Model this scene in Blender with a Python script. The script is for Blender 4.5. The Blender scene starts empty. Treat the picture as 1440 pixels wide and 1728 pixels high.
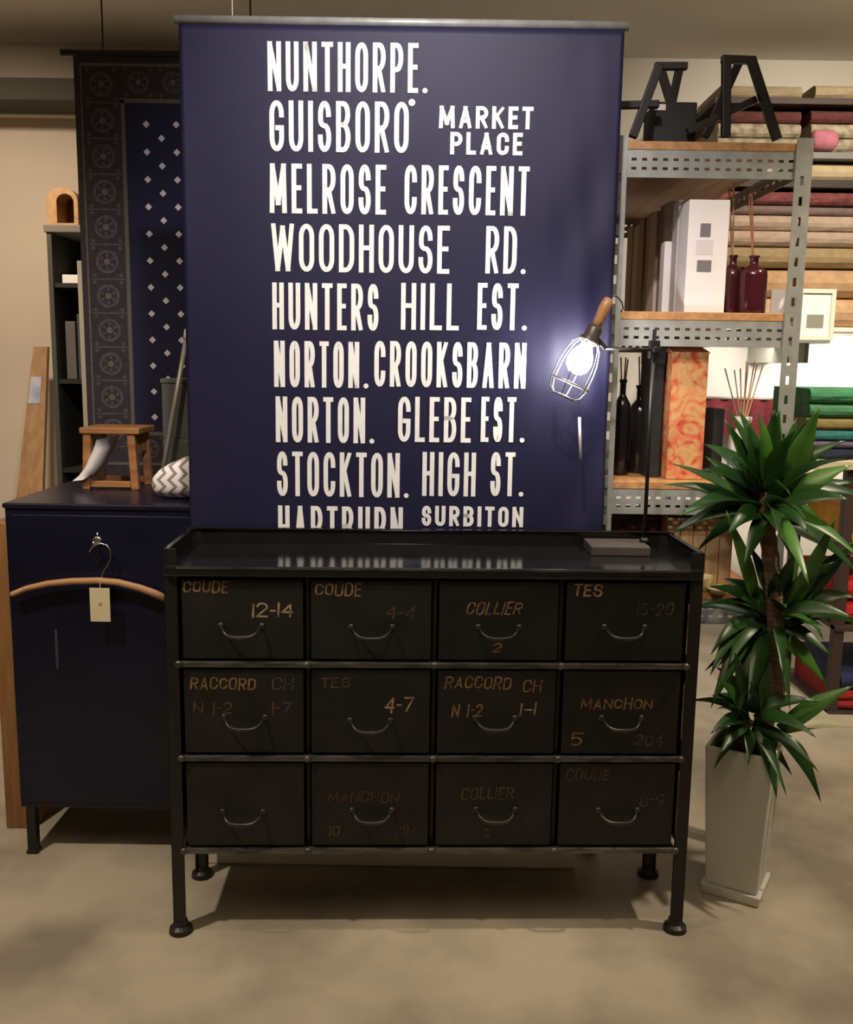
import bpy, math, random
from mathutils import Vector, Matrix
random.seed(7)
SC = bpy.context.scene
COL = SC.collection
PI = math.pi

# ------------------------------------------------------------------ camera
F, PITCH, ROLL, CAMH = 1600.0, 0.1546, 0.0147, 1.3581
_f = Vector((0, math.cos(PITCH), -math.sin(PITCH)))
_d0 = Vector((0, -math.sin(PITCH), -math.cos(PITCH)))
_r0 = Vector((1, 0, 0))
_R = _r0 * math.cos(ROLL) - _d0 * math.sin(ROLL)
_D = _r0 * math.sin(ROLL) + _d0 * math.cos(ROLL)
CAMP = Vector((0, 0, CAMH))
cd = bpy.data.cameras.new('camera'); cam = bpy.data.objects.new('camera', cd); COL.objects.link(cam)
cd.sensor_fit = 'HORIZONTAL'; cd.sensor_width = 36; cd.lens = 36 * F / 1440
cd.clip_start = 0.05
cam.matrix_world = Matrix(((_R.x, -_D.x, -_f.x, 0), (_R.y, -_D.y, -_f.y, 0), (_R.z, -_D.z, -_f.z, CAMH), (0, 0, 0, 1)))
SC.camera = cam

# ------------------------------------------------------------------ world, lights, exposure
SC.view_settings.view_transform = 'Standard'; SC.view_settings.look = 'None'
SC.view_settings.exposure = 0.0; SC.view_settings.gamma = 1.0
SC.view_settings.use_curve_mapping = False
wd = bpy.data.worlds.new('world'); SC.world = wd; wd.use_nodes = True
wd.node_tree.nodes['Background'].inputs[0].default_value = (1.0, 0.85, 0.68, 1)
wd.node_tree.nodes['Background'].inputs[1].default_value = 0.05

def area(name, loc, target, size, power, col):
    l = bpy.data.lights.new(name, 'AREA'); l.energy = power; l.size = size; l.color = col
    o = bpy.data.objects.new(name, l); COL.objects.link(o); o.location = loc
    o.rotation_euler = (Vector(target) - Vector(loc)).to_track_quat('-Z', 'Y').to_euler()
    return o
def spot(name, loc, target, angle, power, col, blend=0.6, rad=0.05):
    l = bpy.data.lights.new(name, 'SPOT'); l.energy = power; l.color = col
    l.spot_size = math.radians(angle); l.spot_blend = blend; l.shadow_soft_size = rad
    o = bpy.data.objects.new(name, l); COL.objects.link(o); o.location = loc
    o.rotation_euler = (Vector(target) - Vector(loc)).to_track_quat('-Z', 'Y').to_euler()
    return o
WARM = (1.0, 0.80, 0.56)
area('ceiling_fill_light', (0.2, 0.8, 2.76), (0.2, 0.8, 0), 1.8, 15, WARM)
spot('banner_spot', (0.0, 1.0, 2.76), (-0.05, 2.42, 1.8), 64, 185, (1.0, 0.93, 0.98), 1.0, 0.06)
spot('left_wall_spot', (-1.75, 3.1, 2.76), (-2.1, 4.7, 0.95), 105, 150, (1.0, .80, .60), 1.0, 0.08)
spot('rug_spot', (-0.9, 1.5, 2.76), (-1.25, 3.3, 0.95), 48, 100, (1.0, 0.86, 0.70), 1.0, 0.05)
spot('left_floor_spot', (-1.5, 1.3, 2.76), (-0.9, 1.95, 0.0), 62, 175, (1.0, .84, .66), 0.8, 0.05)
spot('right_floor_spot', (1.75, 1.9, 2.76), (1.3, 2.75, 0.2), 78, 170, (1.0, 0.85, 0.64), 0.8, 0.05)
spot('textile_spot', (1.9, 3.0, 2.76), (1.75, 4.6, 1.75), 95, 105, (1.0, 0.86, 0.66), 0.9, 0.06)
spot('rear_aisle_spot', (1.65, 2.9, 2.76), (1.75, 4.2, 0.5), 60, 110, (1.0, 0.92, 0.78), 0.7, 0.06)
spot('rack_spot', (0.35, 0.9, 2.5), (1.05, 2.6, 1.05), 42, 54, WARM, 1.0, 0.05)
_u = area('under_shelf_light', (1.78, 4.42, 1.478), (1.78, 4.78, 0.9), 0.9, 8, (1.0, 0.92, 0.80)); _u.data.shape = 'RECTANGLE'; _u.data.size_y = 0.05

# ------------------------------------------------------------------ helpers
def ray(px, py):
    return (_f + _R * ((px - 720) / F) + _D * ((py - 864) / F))
def W(px, py, Y):
    r = ray(px, py); return CAMP + r * (Y / r.y)
def G(px, py, z=0.0):
    r = ray(px, py); return CAMP + r * ((z - CAMH) / r.z)
def on_plane(px, py, o, n):
    r = ray(px, py); return CAMP + r * ((o - CAMP).dot(n) / r.dot(n))

def node_mat(name): 
    m = bpy.data.materials.new(name); m.use_nodes = True
    return m, m.node_tree, m.node_tree.nodes['Principled BSDF']
def mat(name, col, rough=0.6, metal=0.0, noise=0.0, scale=8.0, col2=None, bump=0.0, bscale=None, spec=0.5, emit=0.0, stretch=None, lo=0.35, hi=0.65):
    m, t, b = node_mat(name)
    b.inputs['Base Color'].default_value = (*col, 1)
    b.inputs['Roughness'].default_value = rough; b.inputs['Metallic'].default_value = metal
    b.inputs['Specular IOR Level'].default_value = spec
    if emit:
        b.inputs['Emission Color'].default_value = (*col, 1); b.inputs['Emission Strength'].default_value = emit
    tc = None
    if col2 or noise or bump:
        tc = t.nodes.new('ShaderNodeTexCoord'); mp = t.nodes.new('ShaderNodeMapping')
        if stretch: mp.inputs['Scale'].default_value = stretch
        t.links.new(tc.outputs['Object'], mp.inputs['Vector'])
    if col2 or noise:
        nz = t.nodes.new('ShaderNodeTexNoise'); nz.inputs['Scale'].default_value = scale; nz.inputs['Detail'].default_value = 5
        t.links.new(mp.outputs['Vector'], nz.inputs['Vector'])
        rp = t.nodes.new('ShaderNodeValToRGB')
        c2 = col2 if col2 else tuple(c * (1 - noise) for c in col)
        rp.color_ramp.elements[0].position = lo; rp.color_ramp.elements[1].position = hi
        rp.color_ramp.elements[0].color = (*c2, 1); rp.color_ramp.elements[1].color = (*col, 1)
        t.links.new(nz.outputs['Fac'], rp.inputs['Fac']); t.links.new(rp.outputs['Color'], b.inputs['Base Color'])
    if bump:
        n2 = t.nodes.new('ShaderNodeTexNoise'); n2.inputs['Scale'].default_value = bscale or scale * 4; n2.inputs['Detail'].default_value = 3
        t.links.new(mp.outputs['Vector'], n2.inputs['Vector'])
        bp = t.nodes.new('ShaderNodeBump'); bp.inputs['Strength'].default_value = bump; bp.inputs['Distance'].default_value = 0.01
        t.links.new(n2.outputs['Fac'], bp.inputs['Height']); t.links.new(bp.outputs['Normal'], b.inputs['Normal'])
    return m
def wood(name, c1, c2, axis='x', rough=0.55):
    st = {'x': (1.2, 14, 14), 'y': (14, 1.2, 14), 'z': (14, 14, 1.2)}[axis]
    return mat(name, c1, rough, col2=c2, scale=3.0, stretch=st, bump=0.08, bscale=6)

class MB:
    """collects shapes (world or local coordinates) for one mesh"""
    def __init__(s): s.v = []; s.f = []; s.mi = []
    def add(s, vs, fs, mi=0):
        o = len(s.v); s.v += [Vector(v) for v in vs]
        for f in fs: s.f.append(tuple(i + o for i in f)); s.mi.append(mi)
        return s
    def box(s, x0, x1, y0, y1, z0, z1, mi=0):
        return s.add([(x0, y0, z0), (x1, y0, z0), (x1, y1, z0), (x0, y1, z0), (x0, y0, z1), (x1, y0, z1), (x1, y1, z1), (x0, y1, z1)],
                     [(0, 3, 2, 1), (4, 5, 6, 7), (0, 1, 5, 4), (1, 2, 6, 5), (2, 3, 7, 6), (3, 0, 4, 7)], mi)
    def bar(s, a, b, w, h, mi=0, up=(0, 0, 1)):
        a = Vector(a); b = Vector(b); t = (b - a).normalized(); u = Vector(up)
        if abs(t.dot(u)) > 0.98: u = Vector((0, 1, 0))
        sd = t.cross(u).normalized(); uu = sd.cross(t).normalized()
        vs = []
        for p in (a, b):
            for i, j in ((-1, -1), (1, -1), (1, 1), (-1, 1)): vs.append(p + sd * (w / 2 * i) + uu * (h / 2 * j))
        return s.add(vs, [(0, 1, 2, 3), (7, 6, 5, 4), (0, 4, 5, 1), (1, 5, 6, 2), (2, 6, 7, 3), (3, 7, 4, 0)], mi)
    def tube(s, pts, r, seg=10, closed=False, mi=0):
        pts = [Vector(p) for p in pts]; n = len(pts)
        rs = r if isinstance(r, (list, tuple)) else [r] * n
        prev = None; rings = []
        for i, p in enumerate(pts):
            if closed: t = pts[(i + 1) % n] - pts[i - 1]
            else: t = pts[min(i + 1, n - 1)] - pts[max(i - 1, 0)]
            t.normalize()
            if prev is None:
                u = Vector((0, 0, 1)) if abs(t.z) < 0.9 else Vector((1, 0, 0))
                prev = t.cross(u).normalized()
            a = (prev - t * prev.dot(t)).normalized(); prev = a; b = t.cross(a)
            rings.append([p + a * (rs[i] * math.cos(2 * PI * k / seg)) + b * (rs[i] * math.sin(2 * PI * k / seg)) for k in range(seg)])
        vs = [v for rg in rings for v in rg]; fs = []
        m = n if closed else n - 1
        for i in range(m):
            j = (i + 1) % n
            for k in range(seg):
                l = (k + 1) % seg; fs.append((i * seg + k, i * seg + l, j * seg + l, j * seg + k))
        if not closed:
            fs.append(tuple(range(seg - 1, -1, -1))); fs.append(tuple((n - 1) * seg + k for k in range(seg)))
        return s.add(vs, fs, mi)
    def lathe(s, prof, c, seg=24, axis=None, mi=0):
        c = Vector(c); ax = Vector(axis).normalized() if axis else Vector((0, 0, 1))
        u = Vector((1, 0, 0)) if abs(ax.x) < 0.9 else Vector((0, 1, 0))
        a = (u - ax * u.dot(ax)).normalized(); b = ax.cross(a)
        vs = []; fs = []
        for r, z in prof:
            for k in range(seg):
                th = 2 * PI * k / seg; vs.append(c + ax * z + a * (r * math.cos(th)) + b * (r * math.sin(th)))
        for i in range(len(prof) - 1):
            for k in range(seg):
                l = (k + 1) % seg; fs.append((i * seg + k, i * seg + l, (i + 1) * seg + l, (i + 1) * seg + k))
        if prof[0][0] > 1e-5: fs.append(tuple(range(seg - 1, -1, -1)))
        if prof[-1][0] > 1e-5: fs.append(tuple((len(prof) - 1) * seg + k for k in range(seg)))
        return s.add(vs, fs, mi)
    def prism(s, poly, d, mi=0):
        n = len(poly); d = Vector(d); a = [Vector(p) for p in poly]
        vs = a + [p + d for p in a]
        fs = [tuple(range(n)), tuple(range(2 * n - 1, n - 1, -1))] + [(i, i + n, (i + 1) % n + n, (i + 1) % n) for i in range(n)]
        return s.add(vs, fs, mi)

def wmat(o):
    m = o.matrix_basis.copy(); p = o.parent
    while p: m = p.matrix_basis @ m; p = p.parent
    return m
def build(name, mb, mats, parent=None, world=True, bevel=0.0, smooth=False, seg=2, solid=0.0, origin=None):
    """links the collected shapes as ONE mesh object; world=True: shapes are in world coordinates"""
    vs = mb.v
    if parent is not None and world:
        im = wmat(parent).inverted(); vs = [im @ v for v in vs]
    loc = None
    if parent is None:
        if origin is None:
            xs = [v.x for v in vs]; ys = [v.y for v in vs]; zs = [v.z for v in vs]
            origin = Vector(((min(xs) + max(xs)) / 2, (min(ys) + max(ys)) / 2, min(zs)))
        loc = Vector(origin); vs = [v - loc for v in vs]
    me = bpy.data.meshes.new(name); me.from_pydata(vs, [], mb.f)
    if not isinstance(mats, (list, tuple)): mats = [mats]
    for m in mats: me.materials.append(m)
    me.polygons.foreach_set('material_index', mb.mi)
    if smooth: me.polygons.foreach_set('use_smooth', [True] * len(me.polygons))
    me.validate(); me.update()
    o = bpy.data.objects.new(name, me); COL.objects.link(o)
    if parent is not None: o.parent = parent
    else: o.location = loc
    if solid:
        md = o.modifiers.new('solidify', 'SOLIDIFY'); md.thickness = solid; md.offset = 0
    if bevel:
        md = o.modifiers.new('bevel', 'BEVEL'); md.width = bevel; md.segments = seg; md.limit_method = 'ANGLE'; md.angle_limit = 0.6
    return o
def tag(o, label, cat, group=None):
    o['label'] = label; o['category'] = cat
    if group: o['group'] = group
    return o
def thing(name, label, cat, loc, rz=0.0, group=None):
    o = bpy.data.objects.new(name, None); COL.objects.link(o)
    o.location = loc; o.rotation_euler = (0, 0, rz); o.empty_display_size = 0.05
    return tag(o, label, cat, group)
def struct(name, mb, m, **k):
    o = build(name, mb, m, **k); o['kind'] = 'structure'; return o

# ------------------------------------------------------------------ stroke lettering
def arc(cx, cy, rx, ry, a0, a1, n=9):
    return [(cx + rx * math.cos(math.radians(a0 + (a1 - a0) * i / n)), cy + ry * math.sin(math.radians(a0 + (a1 - a0) * i / n))) for i in range(n + 1)]
q = 0.24
GL = {
 'A': [[(0, 0), (.5, 1), (1, 0)], [(.17, .3), (.83, .3)]],
 'B': [[(0, 0), (0, 1), (.5, 1)] + arc(.5, .77, .46, .23, 90, -90) + [(0, .54)], [(0, .54), (.5, .54)] + arc(.5, .27, .5, .27, 90, -90) + [(0, 0)]],
 'C': [[(1, .72)] + arc(.5, 1 - q, .5, q, 0, 180) + arc(.5, q, .5, q, 180, 360) + [(1, .28)]],
 'D': [[(0, 0), (0, 1), (.4, 1)] + arc(.4, .72, .6, .28, 90, 0) + arc(.4, .28, .6, .28, 0, -90) + [(0, 0)]],
 'E': [[(1, 1), (0, 1), (0, 0), (1, 0)], [(0, .52), (.85, .52)]],
 'G': [[(1, .74)] + arc(.5, 1 - q, .5, q, 0, 180) + arc(.5, q, .5, q, 180, 360) + [(1, .46), (.6, .46)]],
 'H': [[(0, 0), (0, 1)], [(1, 0), (1, 1)], [(0, .52), (1, .52)]],
 'I': [[(0, 0), (0, 1)]],
 'K': [[(0, 0), (0, 1)], [(1, 1), (0, .42)], [(.3, .6), (1, 0)]],
 'L': [[(0, 1), (0, 0), (1, 0)]],
 'M': [[(0, 0), (.06, 1), (.5, .18), (.94, 1), (1, 0)]],
 'N': [[(0, 0), (0, 1), (1, 0), (1, 1)]],
 'O': [arc(.5, 1 - q, .5, q, 0, 180) + arc(.5, q, .5, q, 180, 360) + [(1, 1 - q)]],
 'P': [[(0, 0), (0, 1), (.5, 1)] + arc(.5, .73, .5, .27, 90, -90) + [(0, .46)]],
 'R': [[(0, 0), (0, 1), (.5, 1)] + arc(.5, .74, .5, .26, 90, -90) + [(0, .48)], [(.45, .48), (1, 0)]],
 'S': [[(.97, .76)] + arc(.5, .76, .47, .24, 0, 180) + [(.03, .7)] + arc(.45, .66, .42, .14, 180, 270) + arc(.5, .27, .5, .25, 80, 0) + arc(.5, .24, .5, .24, 0, -180) + [(0, .27)]],
 'T': [[(.5, 0), (.5, 1)], [(0, 1), (1, 1)]],
 'U': [[(0, 1)] + arc(.5, q, .5, q, 180, 360) + [(1, 1)]],
 'W': [[(0, 1), (.22, 0), (.5, .95), (.78, 0), (1, 1)]],
 'X': [[(0, 0), (1, 1)], [(0, 1), (1, 0)]],
 'V': [[(0, 1), (.5, 0), (1, 1)]],
 '.': [[(0, 0), (0, .01)]], ',': [[(0, 0), (0, .01)]], "'": [[(0, .99), (0, 1)]],
 '-': [[(0, .5), (1, .5)]],
 '0': [arc(.5, .7, .5, .3, 0, 180) + arc(.5, .3, .5, .3, 180, 360) + [(1, .7)]],
 '1': [[(0, 0), (0, 1)]],
 '2': [arc(.5, .72, .48, .28, 170, -20) + [(0, 0), (1, 0)]],
 '4': [[(.8, 0), (.8, 1), (0, .35), (1, .35)]],
 '5': [[(.95, 1), (.1, 1), (.05, .55)] + arc(.45, .32, .5, .32, 100, -130)],
 '7': [[(0, 1), (1, 1), (.35, 0)]],
 '8': [arc(.5, .76, .42, .24, -90, 270), arc(.5, .27, .5, .27, 90, 450)],
 '9': [arc(.5, .7, .48, .3, 0, 360) + [(.9, .4), (.6, 0)]],
}
RELW = {'I': 0, '.': 0, ',': 0, "'": 0, '1': 0, 'M': 1.3, 'W': 1.5, 'L': .8, 'E': .8, 'T': .9, 'S': .92, '-': .5, 'N': 1.05, 'A': 1.05, 'H': .98}
def ribbon(pts, s):
    """2-D quads of constant stroke width s along a polyline with mitred corners and square ends"""
    P = [Vector((x, y)) for x, y in pts]
    P = [p for i, p in enumerate(P) if i == 0 or (p - P[i - 1]).length > 1e-6]
    closed = len(P) > 3 and (P[0] - P[-1]).length < 1e-5
    if closed: P = P[:-1]
    n = len(P); out = []
    def nrm(a, b):
        d = (b - a).normalized(); return Vector((-d.y, d.x))
    if not closed:
        d = (P[1] - P[0]).normalized(); P[0] = P[0] - d * s * .5
        d = (P[-1] - P[-2]).normalized(); P[-1] = P[-1] + d * s * .5
    for i, p in enumerate(P):
        if closed or 0 < i < n - 1:
            n1 = nrm(P[i - 1], p); n2 = nrm(p, P[(i + 1) % n]); m = n1 + n2
            if m.length < 0.2: m = n1
            m.normalize(); k = min(1 / max(m.dot(n1), .35), 2.2); off = m * (s / 2 * k)
        else: off = nrm(P[0], P[1]) * (s / 2) if i == 0 else nrm(P[-2], P[-1]) * (s / 2)
        out.append((p + off, p - off))
    return [(out[i][0], out[i][1], out[(i + 1) % n][1], out[(i + 1) % n][0]) for i in range(n if closed else n - 1)]
def letter_quads(text, x0, x1, y0, y1, s, gapk=.85, slant=0.0, jit=0.0):
    chars = [c for c in text]
    gap = s * gapk; fixed = 0; rel = 0
    for c in chars:
        if c == ' ': rel += .7; continue
        r = RELW.get(c, 1.0); fixed += s if r == 0 else 0; rel += r
    k = (x1 - x0 - fixed - gap * (len(chars) - 1)) / max(rel, .01) if rel else 0
    x = x0; quads = []
    for c in chars:
        if c == ' ': x += .7 * k + gap; continue
        r = RELW.get(c, 1.0); w = s if r == 0 else r * k
        h0 = y0 + random.uniform(-jit, jit); h1 = y1 + random.uniform(-jit, jit)
        sub = []
        for st in GL[c]:
            cur = [st[0]]
            for i_ in range(1, len(st)):
                cur.append(st[i_])
                if i_ < len(st) - 1 and c in 'NMWVAK4712R':
                    d1 = Vector((st[i_][0] - st[i_ - 1][0], st[i_][1] - st[i_ - 1][1])); d2 = Vector((st[i_ + 1][0] - st[i_][0], st[i_ + 1][1] - st[i_][1]))
                    d1.x *= w / (y1 - y0); d2.x *= w / (y1 - y0)
                    if d1.length > 1e-6 and d2.length > 1e-6 and d1.normalized().dot(d2.normalized()) < -.2: sub.append(cur); cur = [st[i_]]
            sub.append(cur)
        for st in sub:
            pts = [(x + s / 2 + u * max(w - s, 0), h0 + s / 2 + v * (h1 - h0 - s)) for u, v in st]
            pts = [(a + slant * (b - y0), b) for a, b in pts]
            if c in ".,'": # round dot
                cx, cy = pts[0]; rr = s * .55
                ring = [Vector((cx + rr * math.cos(t * PI / 6), cy + rr * math.sin(t * PI / 6))) for t in range(12)]
                quads.append(tuple(ring)); continue
            for qd in ribbon(pts, s):
                quads.append(tuple(Vector((min(max(v.x, x + slant * (v.y - y0)), x + w + slant * (v.y - y0)), min(max(v.y, h0), h1))) for v in qd))
        x += w + gap
    return quads

# ------------------------------------------------------------------ materials
M = dict(
 black=mat('black_paint', (.016, .0155, .013), .5, metal=.0, noise=.4, scale=9, bump=.03, spec=.35),
 blacktop=mat('black_enamel', (.012, .012, .011), .13, noise=.3, scale=6, spec=.55),
 frame=mat('frame_steel', (.014, .0135, .012), .42, noise=.3, scale=12, spec=.4),
 rail=mat('worn_rail', (.16, .155, .145), .38, metal=.6, col2=(.05, .05, .045), scale=14, stretch=(1, 6, 6)),
 handle=mat('handle_steel', (.065, .065, .06), .35, metal=.6, noise=.4, scale=30),
 chalk=mat('orange_paint', (.30, .175, .07), .8, col2=(.09, .055, .025), scale=60),
 chalkpale=mat('cream_paint', (.48, .34, .19), .8, col2=(.16, .10, .045), scale=60),
 chalkfaint=mat('faded_paint', (.10, .060, .034), .8, col2=(.032, .023, .017), scale=50),
 chalkgrey=mat('faded_grey_paint', (.085, .07, .06), .8, col2=(.026, .024, .022), scale=50),
 chalkred=mat('faded_red_paint', (.085, .03, .025), .8, col2=(.03, .018, .015), scale=50),
 rust=mat('bare_edge', (.30, .17, .09), .6, col2=(.05, .035, .025), scale=18),
 navy=mat('banner_cloth', (.0118, .0108, .038), .55, noise=.15, scale=5, bump=.05, bscale=300, spec=.3),
 cream=mat('banner_print', (.88, .87, .76), .7, noise=.06, scale=30),
 locker=mat('navy_locker_paint', (.0055, .006, .021), .3, noise=.3, scale=6, spec=.4),
 floor=mat('concrete', (.47, .41, .31), .55, col2=(.25, .215, .165), scale=2.6, bump=.05, bscale=20, lo=.36, hi=.62),  # mottled concrete, dark patches deepened to suggest shadows on the floor
 wall=mat('plaster', (.62, .54, .44), .85, noise=.06, scale=2),
 white_wall=mat('white_plaster', (.86, .83, .77), .85, noise=.03, scale=2),
 ceiling=mat('ceiling_paint', (.80, .77, .72), .9, noise=.03, scale=2),
 beam=mat('dark_beam', (.055, .05, .035), .8, noise=.2, scale=4),
 pale=mat('pale_board', (.72, .70, .60), .7, noise=.1, scale=4),
 galv=mat('galvanised', (.33, .34, .315), .5, metal=.3, noise=.22, scale=25),
 board=wood('shelf_board', (.48, .25, .095), (.32, .155, .055), 'y'),
 orangewood=wood('orange_wood', (.36, .17, .055), (.22, .09, .028), 'x'),
 plank=wood('plank_wood', (.36, .21, .09), (.26, .14, .055), 'z'),
 hanger=wood('hanger_wood', (.42, .23, .10), (.32, .16, .06), 'x'),
 crate=wood('crate_wood', (.64, .46, .26), (.44, .27, .12), 'z'),
 wire=mat('chrome_wire', (.6, .6, .6), .2, metal=1),
 paper=mat('cream_paper', (.62, .54, .34), .85, noise=.05),
 ink=mat('grey_ink', (.16, .15, .16), .8), brownink=mat('brown_ink', (.38, .26, .11), .8),
 white=mat('white_card', (.80, .78, .76), .6, noise=.03),
 whitecloth=mat('white_cloth', (.72, .69, .66), .9, noise=.05),
 greybox=mat('grey_box', (.085, .09, .075), .7, noise=.15), 
 polem=mat('pole_metal', (.34, .33, .28), .4, metal=.3),
 soil=mat('soil', (.03, .022, .015), .95, noise=.5, scale=60, bump=.4),
 planter=mat('planter_glaze', (.60, .60, .55), .4, noise=.05, scale=5),
 bark=mat('bark', (.20, .125, .07), .85, col2=(.09, .055, .03), scale=7, stretch=(3, 3, 24), bump=.5, bscale=5),
 leaf=mat('leaf', (.022, .075, .013), .36, col2=(.010, .038, .009), scale=9, spec=.38),
 leafb=mat('leaf_light', (.07, .19, .022), .36, col2=(.035, .11, .015), scale=9, spec=.5),
 leafdry=mat('leaf_dry', (.42, .40, .24), .5),
 socket=mat('bakelite', (.05, .032, .022), .4), lampwood=wood('lamp_handle_wood', (.42, .22, .08), (.30, .14, .05), 'z', .4),
 bulb=mat('bulb_glow', (1.0, .96, .95), .3, emit=110), cage=mat('cage_wire', (.45, .43, .42), .3, metal=.8),
 basewood=mat('lamp_base', (.085, .07, .058), .55, noise=.3, scale=8),
 maroon=mat('maroon_glass', (.055, .008, .014), .15, spec=.6), darkglass=mat('dark_glass', (.012, .010, .010), .15, spec=.6),
 reed=mat('reed', (.42, .17, .08), .7), reedtan=mat('reed_tan', (.48, .30, .16), .7), greyreed=mat('reed_grey', (.30, .25, .22), .7),
 blackbag=mat('black_fabric', (.013, .013, .012), .7, noise=.4, scale=6),
 ceramic=mat('white_ceramic', (.74, .68, .62), .3), yellowdish=mat('yellow_dish', (.86, .70, .36), .4),
 darkshelf=mat('dark_shelf', (.045, .025, .022), .6), 
 woven=mat('brown_weave', (.17, .075, .04), .8, col2=(.05, .025, .018), scale=40),
)

# ------------------------------------------------------------------ room
YB = 4.75
struct('floor', MB().box(-2.9, 3.1, -1.6, YB + .1, -.1, 0), M['floor'])
struct('ceiling', MB().box(-2.9, 3.1, -1.6, YB + .1, 2.80, 2.9), M['ceiling'])
struct('wall_back', MB().box(-2.9, 3.1, YB, YB + .1, 0, 2.80), M['white_wall'])
struct('wall_left', MB().box(-3.0, -2.9, -1.6, YB + .1, 0, 2.80), M['wall'])
struct('wall_right', MB().box(3.1, 3.2, -1.6, YB + .1, 0, 2.80), M['wall'])
struct('wall_front', MB().box(-2.9, 3.1, -1.7, -1.6, 0, 2.80), M['wall'])
struct('wall_partition', MB().box(-2.9, -.6, YB - .06, YB, 0, 2.80), M['wall'])
a = W(0, 168, YB - .35); b = W(0, 142, YB - .35)
struct('trim_1', MB().box(-2.9, -1.0, YB - .35, YB - .06, a.z, b.z + .03), M['beam'], bevel=.004)
a = W(0, 194, YB - .12); b = W(0, 176, YB - .12)
struct('trim_2', MB().box(-2.9, -1.0, YB - .12, YB - .06, a.z, b.z), M['wall'], bevel=.006)

# ------------------------------------------------------------------ the industrial chest of drawers
DW, DD = 1.2, 0.2756
dz = [.6715, .4443, .2134]
DR = thing('chest_of_drawers', 'wide black steel chest of twelve small drawers on tall angle iron legs', 'chest of drawers', (.0234, 2.1077, 0), .0309)
def L(px, py):  # photo point on the drawer fronts, in the chest's own frame
    n = Vector((math.sin(.0309), -math.cos(.0309), 0)); p = on_plane(px, py, Vector(DR.location) + n * .0, n)
    return wmat(DR).inverted() @ p
ZT = .903   # work surface
def B(name, mb, m, par=None, **k): return build(name, mb, m, par or DR, world=False, **k)
for sx in (-1, 1):
    for back in (0, 1):
        x = sx * DW / 2; y = DD if back else 0.0; dy = -1 if back else 1
        mb = MB(); th = .004; w = .030
        x0, x1 = (x - .015, x + .015)
        zt = ZT + .038 if not back else ZT + .04
        # L-shaped angle iron upright
        mb.box(x0, x1, min(y, y + dy * th), max(y, y + dy * th), .012, zt)
        xe = x1 if sx > 0 else x0
        mb.box(min(xe, xe - sx * th), max(xe, xe - sx * th), min(y, y + dy * w), max(y, y + dy * w), .012, zt)
        mb.box(x0 + .004, x1 - .004, min(y + dy * .002, y + dy * .022), max(y + dy * .002, y + dy * .022), .012, ZT - .03)
        lg = B('leg', mb, M['frame'], bevel=.0015)
        yc = y + dy * .012
        B('foot', MB().lathe([(.016, .03), (.018, .018), (.027, .012), (.029, 0.0)][::-1], (x, yc, 0), 16), M['frame'], lg)
        if not back:
            for z in dz + [ZT - .03]:
                pass
# shelves / rails
for z in dz:
    r = MB().box(-DW / 2 + .012, DW / 2 - .012, -.004, .012, z - .0065, z + .0065)
    ro = B('rail', r, M['rail'], bevel=.002)
    for c in range(5):
        x = max(min(-.585 + c * .2925, .588), -.588)
        B('bolt', MB().lathe([(.009, 0), (.0085, .003), (.004, .006)], (x, -.004, z + .001), 10, (0, -1, 0)), M['rail'], ro, smooth=True)
B('side_panel', MB().box(-DW / 2 - .010, -DW / 2 - .004, .006, DD - .006, dz[2] - .01, ZT - .004), M['black'])
B('side_panel', MB().box(DW / 2 + .004, DW / 2 + .010, .006, DD - .006, dz[2] - .01, ZT - .004), M['black'])
B('back_panel', MB().box(-DW / 2 + .01, DW / 2 - .01, DD - .012, DD - .006, dz[2] - .01, ZT - .004), M['black'])
B('bottom_panel', MB().box(-DW / 2 + .01, DW / 2 - .01, .012, DD - .012, dz[2] - .01, dz[2] - .004), M['black'])
for c in (1, 2, 3):
    x = -.585 + c * .2925
    B('divider', MB().box(x - .004, x + .004, .018, DD - .014, dz[2], ZT - .03), M['frame'])
# top tray with raised rim on three sides
B('top_panel', MB().box(-DW / 2 - .012, DW / 2 + .012, -.012, DD + .004, ZT - .024, ZT), M['blacktop'], bevel=.004)
B('top_front_edge', MB().box(-DW / 2 + .016, DW / 2 - .016, -.0135, -.0115, ZT - .006, ZT - .001), M['rail'])  # pale strip paints the highlight along the tray's front edge
B('back_rim', MB().box(-DW / 2 - .010, DW / 2 + .010, DD - .003, DD + .003, ZT, ZT + .040).box(-DW / 2 - .010, DW / 2 + .010, DD - .010, DD + .003, ZT + .036, ZT + .040), M['blacktop'], bevel=.001)
for s in (-1, 1):
    x = s * (DW / 2 + .009)
    B('side_rim', MB().box(x - .002, x + .002, .0, DD - .004, ZT, ZT + .036).box(x - .006, x + .006, .0, DD - .004, ZT + .033, ZT + .037), M['blacktop'], bevel=.001)
tops = [ZT - .0335, dz[0] - .012, dz[1] - .012]
bots = [dz[0] + .013, dz[1] + .013, dz[2] + .013]
HX = [[(408, 1074), (628, 1076), (841, 1076), (1053, 1076)], [(413, 1228), (625, 1233), (835, 1229), (1048, 1229)], [(410, 1387), (628, 1384), (836, 1383), (1042, 1384)]]
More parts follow.
